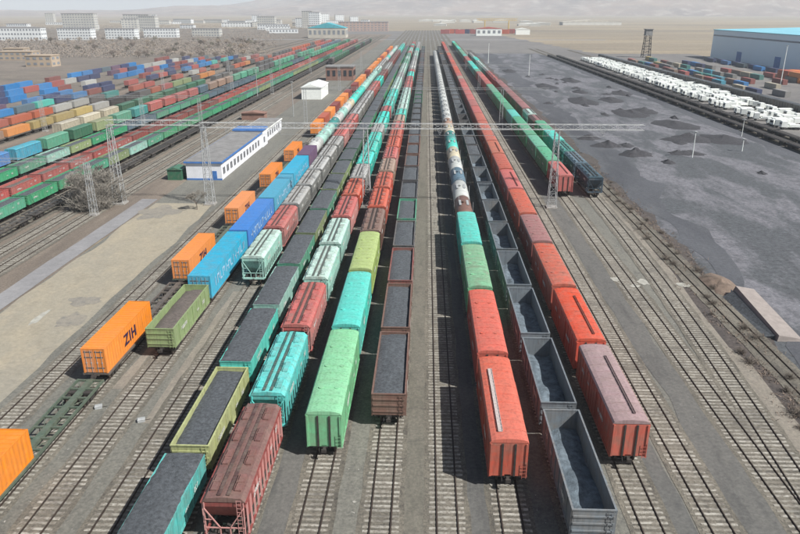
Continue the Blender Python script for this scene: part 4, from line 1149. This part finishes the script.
# green hut at its end
root = bpy.data.objects.new('green_hut', None); col.objects.link(root); root.location = (-56.3, 152.5, 0)
tag(root, 'small dark green hut against the long white building', 'hut')
mb = MB(); mb.box(-1.6, 1.6, -1.8, 1.8, .03, 2.4); link('wall', mb.mesh('wall', [paint((30, 110, 80), .4)]), root)
mb = MB(); mb.prism([(-1.8, 2.403), (1.8, 2.403), (0, 3.0)], -2, 2); link('roof', mb.mesh('roof', [paint((40, 120, 92), .4)]), root)
def shed(name, x, y, w, l, h, wallm, roofmat, label, cat, gable=1.6, windows=0, rz=0.0, group=None, floors=1):
    root = bpy.data.objects.new(name, None); col.objects.link(root); root.location = (x, y, 0); root.rotation_euler = (0, 0, rz)
    tag(root, label, cat, group)
    mb = MB(); mb.box(-w / 2, w / 2, -l / 2, l / 2, 0, h, 0)
    if windows:
        for f in range(floors):
            z = (f + .35) * h / floors
            for i in range(windows):
                xx = -w / 2 + (i + .5) * w / windows; ww = w / windows * .26
                mb.box(xx - ww, xx + ww, -l / 2 - .12, -l / 2 - .003, z, z + h / floors * .42, 1)
            k = max(1, int(windows * l / w))
            for i in range(k):
                yy = -l / 2 + (i + .5) * l / k; ww = l / k * .26
                for s in (-1, 1): mb.box(*sorted((s * (w / 2 + .003), s * (w / 2 + .12))), yy - ww, yy + ww, z, z + h / floors * .42, 1)
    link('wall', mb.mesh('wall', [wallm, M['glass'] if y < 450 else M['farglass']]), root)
    mb = MB()
    if gable: mb.prism([(-w / 2 - .4, h + .003), (w / 2 + .4, h + .003), (0, h + gable)], -l / 2 - .4, l / 2 + .4)
    else: mb.box(-w / 2 - .3, w / 2 + .3, -l / 2 - .3, l / 2 + .3, h + .003, h + .6)
    link('roof', mb.mesh('roof', [roofmat]), root)
    return root
brick = simple('brown_brick', (.23, .13, .10), .9, .2, .5); redroof = simple('red_sheet_roof', (.38, .09, .07), .7, .2, .1)
pal_ = simple('dull_pale_cladding', (.5, .49, .45), .8, .1, .1)
shed('white_shed', -49, 312, 8.5, 22, 5, M['white'], M['white'], 'bright white shed with pitched roof beside the orange wagons', 'shed', 1.4)
shed('brick_store', -47, 392, 15, 12, 7, brick, M['roofgrey'], 'brown brick store behind the white shed', 'building', 0, 5)
shed('wooden_hut', -60.0, 243, 8, 4, 2.4, brick, brick, 'low brown hut behind the long white building', 'hut', .6)
shed('service_hall', -137, 1010, 52, 30, 13, M['cream'], M['teal'], 'far hall with a teal roof left of the tracks', 'hall', 7, 8)
shed('station_block', -115, 1330, 90, 20, 16, simple('pinkish_block_wall', (.42, .30, .25), .8, .15, .1), M['cityroof'], 'long pinkish block behind the teal-roofed hall', 'building', 0, 14, 0, None, 4)
shed('customs_hall', 93, 1100, 38, 16, 10, M['white'], redroof, 'white hall with a red roof beyond the head of the tracks', 'hall', 2.5, 5)
shed('white_depot', 150, 1150, 22, 12, 8, M['white'], M['white'], 'small white depot right of the red-roofed hall', 'shed', 2, 0)
shed('pale_depot', 420, 1900, 150, 40, 8, pal_, M['cream'], 'very long pale depot on the plain behind the blue-grey warehouse', 'depot', 5, 0, .05)
rnd = random.Random(31)
for k in range(16):
    c = rnd.choice(['redpink', 'maroon', 'redpink', 'redorange', 'pink', 'navy'])
    place('shipping_container', make_container(12.19, False, None, 2.6), 30 + k * 8 + rnd.uniform(-1, 1), 1180 + (k % 3) * 16, roles_for(c, 'c'), f"{CW[c]} distant container, {ordn(k + 1)} from the tracks near the red-roofed hall", 'container', 'distant containers by the red-roofed hall', z=.05, rz=R(90 if k % 2 else 80)).scale = (1.4, 1.2, 2.6)
# yellow gantry crane far away
root = bpy.data.objects.new('gantry_crane', None); col.objects.link(root); root.location = (118, 1240, 0)
tag(root, 'yellow gantry crane behind the red-roofed hall', 'crane')
YM = simple('crane_yellow', (.55, .38, .08), .6, .15, .2)
for s in (-1, 1):
    mb = MB(); mb.bar((s * 20, -8, 0), (s * 20, -3, 20), .6); mb.bar((s * 20, 8, 0), (s * 20, 3, 20), .6); mb.box(s * 20 - .8, s * 20 + .8, -9, 9, 0, 1.5); link('leg', mb.mesh('crane_leg', [YM]), root)
mb = MB(); lattice(mb, (-34, 0, 21), (34, 0, 21), 3.2, 3.2, 16, .3); link('girder', mb.mesh('girder', [YM]), root)

# town on the left
rnd = random.Random(77)
wht = simple('white_town_wall', (.66, .68, .68), .8, .08, .05); pal = simple('pale_town_wall', (.48, .47, .43), .8, .15, .03); tanw = simple('tan_town_wall', (.38, .30, .22), .85, .15, .05)
T = [(-520, 905, 70, 14, 15, wht, 3, 18, 'long white four-storey block at the edge of the town'), (-452, 925, 44, 14, 14, wht, 4, 12, 'white block second along the town edge'), (-405, 955, 40, 14, 13, wht, 4, 10, 'white block third along the town edge'),
     (-372, 1010, 46, 14, 12, wht, 3, 12, 'white block fourth along the town edge'), (-318, 1045, 40, 14, 11, pal, 3, 10, 'pale block after the white ones at the town edge'), (-585, 900, 40, 14, 14, wht, 4, 10, 'white block at the outer end of the town edge'),
     (-640, 1330, 60, 16, 30, pal, 7, 12, 'tall pale apartment block behind the white ones'), (-560, 1400, 50, 16, 28, pal, 7, 10, 'second tall pale apartment block behind the white ones'), (-500, 1300, 30, 16, 26, pal, 6, 8, 'narrow pale apartment block behind the white ones'),
     (-330, 1500, 36, 16, 24, pal, 6, 8, 'square pale block in the middle of the town'), (-255, 1560, 22, 16, 34, pal, 9, 5, 'slim pale tower block in the middle of the town'), (-300, 1420, 60, 16, 10, wht, 2, 12, 'low white hall in the middle of the town'),
     (-230, 1500, 22, 16, 32, wht, 8, 5, 'slim white tower block nearest the tracks'), (-420, 1650, 90, 20, 9, wht, 2, 14, 'long low white hall far back in the town'), (-200, 1380, 50, 18, 9, pal, 2, 8, 'low pale hall near the pinkish block'),
     (-314, 545, 26, 12, 6, tanw, 2, 6, 'sand-coloured house at the near corner of the waste land'), (-262, 482, 18, 12, 7, tanw, 2, 4, 'sand-coloured square house above the container rows'), (-330, 570, 16, 10, 7, tanw, 2, 4, 'sand-coloured small house by the left town trees')]
for k, (x, y, w, l, h, m_, fl, wi, lb_) in enumerate(T):
    shed('apartment_block' if k < 15 else 'house', x, y, w, l, h, m_, M['cityroof'] if k < 15 else tanw, lb_, 'building', 0, wi, rnd.uniform(-.05, .05), 'town buildings', fl)
for k in range(46):
    x = rnd.uniform(-1150, -190); y = rnd.uniform(1150, 2400); w = rnd.uniform(20, 70); h = rnd.uniform(5, 12) if rnd.random() < .8 else rnd.uniform(18, 28)
    if h > 15: w = rnd.uniform(16, 30)
    shed('town_building', x, y, w, 14, h, rnd.choice((wht, pal, pal, wht)), M['cityroof'], f"{'low' if h < 15 else 'tall'} pale far town building, {ordn(k + 1)} in the hazy scatter", 'building', 0, max(3, int(w / 5)), rnd.uniform(-.3, .3), 'far town buildings', max(1, int(h / 3.5)))
for k in range(14):
    x = rnd.uniform(-60, 300); y = rnd.uniform(1650, 2500)
    shed('far_depot', x, y, rnd.uniform(20, 60), 16, rnd.uniform(4, 6), pal, M['white'], f"pale far depot on the plain, {ordn(k + 1)} beyond the head of the tracks", 'depot', 2, 0, rnd.uniform(-.2, .2), 'far depots on the plain')

# ------------------------------------------------------------------ trees
def bare_tree(seed, H_, spread, depth=5, twigs=3, r0=.22, mat='twig'):
    rnd = random.Random(seed); tr = MB(); cr = MB()
    def grow(p, d, L, r, lv):
        e = p + d * L
        (tr if lv < 2 else cr).bar(p, e, max(r, .028), 0, 5 if lv < 2 else 3, max(r * .65, .02))
        if lv >= depth: return
        for _ in range(rnd.choice((3, 4)) if lv else 5):
            a = rnd.uniform(0, 6.28); t = rnd.uniform(.35, .8) * spread
            nd = (d + Vector((math.cos(a) * t, math.sin(a) * t, rnd.uniform(-.05, .3)))).normalized()
            grow(p + d * L * rnd.uniform(.55, 1), nd, L * rnd.uniform(.6, .82), r * .55, lv + 1)
    grow(Vector((0, 0, 0)), Vector((0, 0, 1)), H_ * .28, r0, 0)
    return tr.mesh('trunk', [M['bark']]), cr.mesh('crown', [M[mat]])
M['paletwig'] = simple('pale_bare_twigs', (.24, .22, .19), .9, .35, .6)
BT = [bare_tree(i + 2, 13, 1.2, 6, 3, .22, 'paletwig') for i in range(2)]
SHP = [shrub_mesh(40 + i, 1.0, 1.2, 110, M['paletwig']) for i in range(2)]
def tree(meshes, x, y, s, label, group=None, rz=0):
    r = bpy.data.objects.new('bare_tree', None); col.objects.link(r); r.location = (x, y, 0); r.scale = (s, s, s * .9); r.rotation_euler = (0, 0, rz); tag(r, label, 'tree', group)
    link('trunk', meshes[0], r); link('crown', meshes[1], r)
tree(BT[0], -63.2, 126.5, .95, 'bushy leafless tree beside the end of the concrete path')
tree(BT[1], -66.5, 130.0, .85, 'leafless tree just behind the bushy one by the path', None, 2)
tree(BT[1], -43.6, 126.5, .42, 'low leafless tree at the foot of the lattice mast by the white building', None, 1)
rnd = random.Random(90)
for k in range(9):
    x, y = -64.5 + rnd.uniform(-3.2, 3.4), 127.5 + rnd.uniform(-3, 3.5); q = rnd.uniform(2.6, 4.6)
    o = link('thicket_bush', SHP[k % 2], None, (x, y, .05), rnd.uniform(0, 6)); o.scale = (q, q, q * 1.15)
    tag(o, f"tall grey leafless bush around the foot of the bushy tree, {ordn(k + 1)} of nine", 'bush', 'leafless bushes round the tree')
FT = [bare_tree(i + 20, 8, 1.0, 4, 3, .3) for i in range(4)]
def clump(seed, r, n, mat):
    rnd = random.Random(seed); mb = MB()
    for i in range(n):
        a = rnd.uniform(0, 6.28); u = rnd.uniform(-1, 1); rr = r * rnd.random() ** .4
        c = Vector((math.cos(a) * math.sqrt(1 - u * u) * rr, math.sin(a) * math.sqrt(1 - u * u) * rr, u * rr * .9))
        t = Vector((rnd.gauss(0, 1), rnd.gauss(0, 1), rnd.gauss(0, 1))).normalized(); q = t.orthogonal().normalized(); s = rnd.uniform(.25, .6)
        mb.face([c - t * s * 1.6, c + q * s * .35, c + t * s * 1.6, c - q * s * .35])
    return mb
CR = []
for i in range(4):
    mb = clump(i, 3.2, 260, None); mb.v = [(x, y, z * .9 + 5.0) for x, y, z in mb.v]
    CR.append((FT[i][0], mb.mesh('crown', [simple('winter_crown_%d' % i, [(.22, .175, .14), (.19, .155, .13), (.25, .20, .15), (.18, .165, .12)][i], .95, .3, .4)])))
rnd = random.Random(44)
for k in range(150):
    y = rnd.uniform(560, 900); x = -150 - rnd.random() * (y * .55 + 60) if k % 3 else rnd.uniform(-230, -130)
    if x > -.22 * y - 5: x = -.24 * y - rnd.uniform(0, 180)
    tree(CR[k % 4], x, y, rnd.uniform(.55, 1.0), f"hazy leafless tree between yard and town, {ordn(k + 1)} of the scattered ones", 'leafless trees between yard and town', rnd.uniform(0, 6))
# the far woods that read as one mass
mb = MB(); rnd = random.Random(8)
for k in range(5200):
    y = rnd.uniform(560, 1900) if k % 3 else rnd.uniform(560, 880); x = -rnd.uniform(.16, .68) * y - rnd.uniform(30, 60)
    if -410 < x and y < 600: x -= 90
    h = rnd.uniform(1.2, 4.2); w = rnd.uniform(2, 5)
    for _ in range(9):
        c = Vector((x + rnd.gauss(0, w * .5), y + rnd.gauss(0, w * .5), h * rnd.uniform(.25, 1)))
        t = Vector((rnd.gauss(0, 1), rnd.gauss(0, 1), rnd.gauss(0, 1))).normalized(); q = t.orthogonal().normalized(); s = rnd.uniform(.3, .75)
        mb.face([c - t * s, c + q * s * .7, c + t * s, c - q * s * .7])
o = link('woods', mb.mesh('woods', [simple('far_woods', (.21, .175, .145), .95, .12, .02)]), kind='stuff'); o['label'] = 'brown leafless woods spread through the town'

# ------------------------------------------------------------------ mountains
def ridge(name, dist, a0, a1, hfun, mat, depth=2600, n=240, m=14, seed=1):
    mb = MB()
    for j in range(m + 1):
        v = j / m
        for i in range(n + 1):
            a = R(a0 + (a1 - a0) * i / n); d = dist + depth * v
            x = math.sin(a) * d; y = math.cos(a) * d
            env = math.sin(min(1, v * 1.25) * math.pi / 2)
            f = noise.fractal(Vector((x / 900, y / 900, seed)), 1.0, 2.1, 6) 
            z = hfun(math.degrees(a)) * env * (.72 + .55 * f + .3 * abs(noise.noise(Vector((x / 300, y / 300, seed + 3)))))
            mb.v.append((x, y, max(-5, z) if j else -5))
    for j in range(m):
        for i in range(n):
            a = j * (n + 1) + i; mb.f.append((a, a + 1, a + n + 2, a + n + 1)); mb.m.append(0)
    return link(name, mb.mesh(name, [mat], True), kind='structure')
mtm = ground_mat('bare_mountain', (.30, .21, .16, 1), (.14, .10, .09, 1), (.48, .42, .36, 1), .0022, .01, (1, 1, 1), .1)
def hf(a):
    return 40 + 330 * max(0, min(1, (a + 22) / 40)) if a > -22 else 40
ridge('mountains', 5200, -52, 52, hf, mtm)

# ------------------------------------------------------------------ haze
mb = MB(); mb.box(-16000, 16000, -3000, 17000, -6.0, 345)
hz = link('haze', mb.mesh('haze', []), kind='stuff'); hz['label'] = 'thin pale haze filling the air over the plain'
hm = bpy.data.materials.new('haze_air'); hm.use_nodes = True; hn = hm.node_tree.nodes; hn.remove(hn['Principled BSDF'])
pv = hn.new('ShaderNodeVolumePrincipled'); pv.inputs['Color'].default_value = (.83, .90, .97, 1); pv.inputs['Density'].default_value = .00015; pv.inputs['Anisotropy'].default_value = 0.0
hm.node_tree.links.new(pv.outputs[0], hn['Material Output'].inputs['Volume']); hz.data.materials.append(hm)
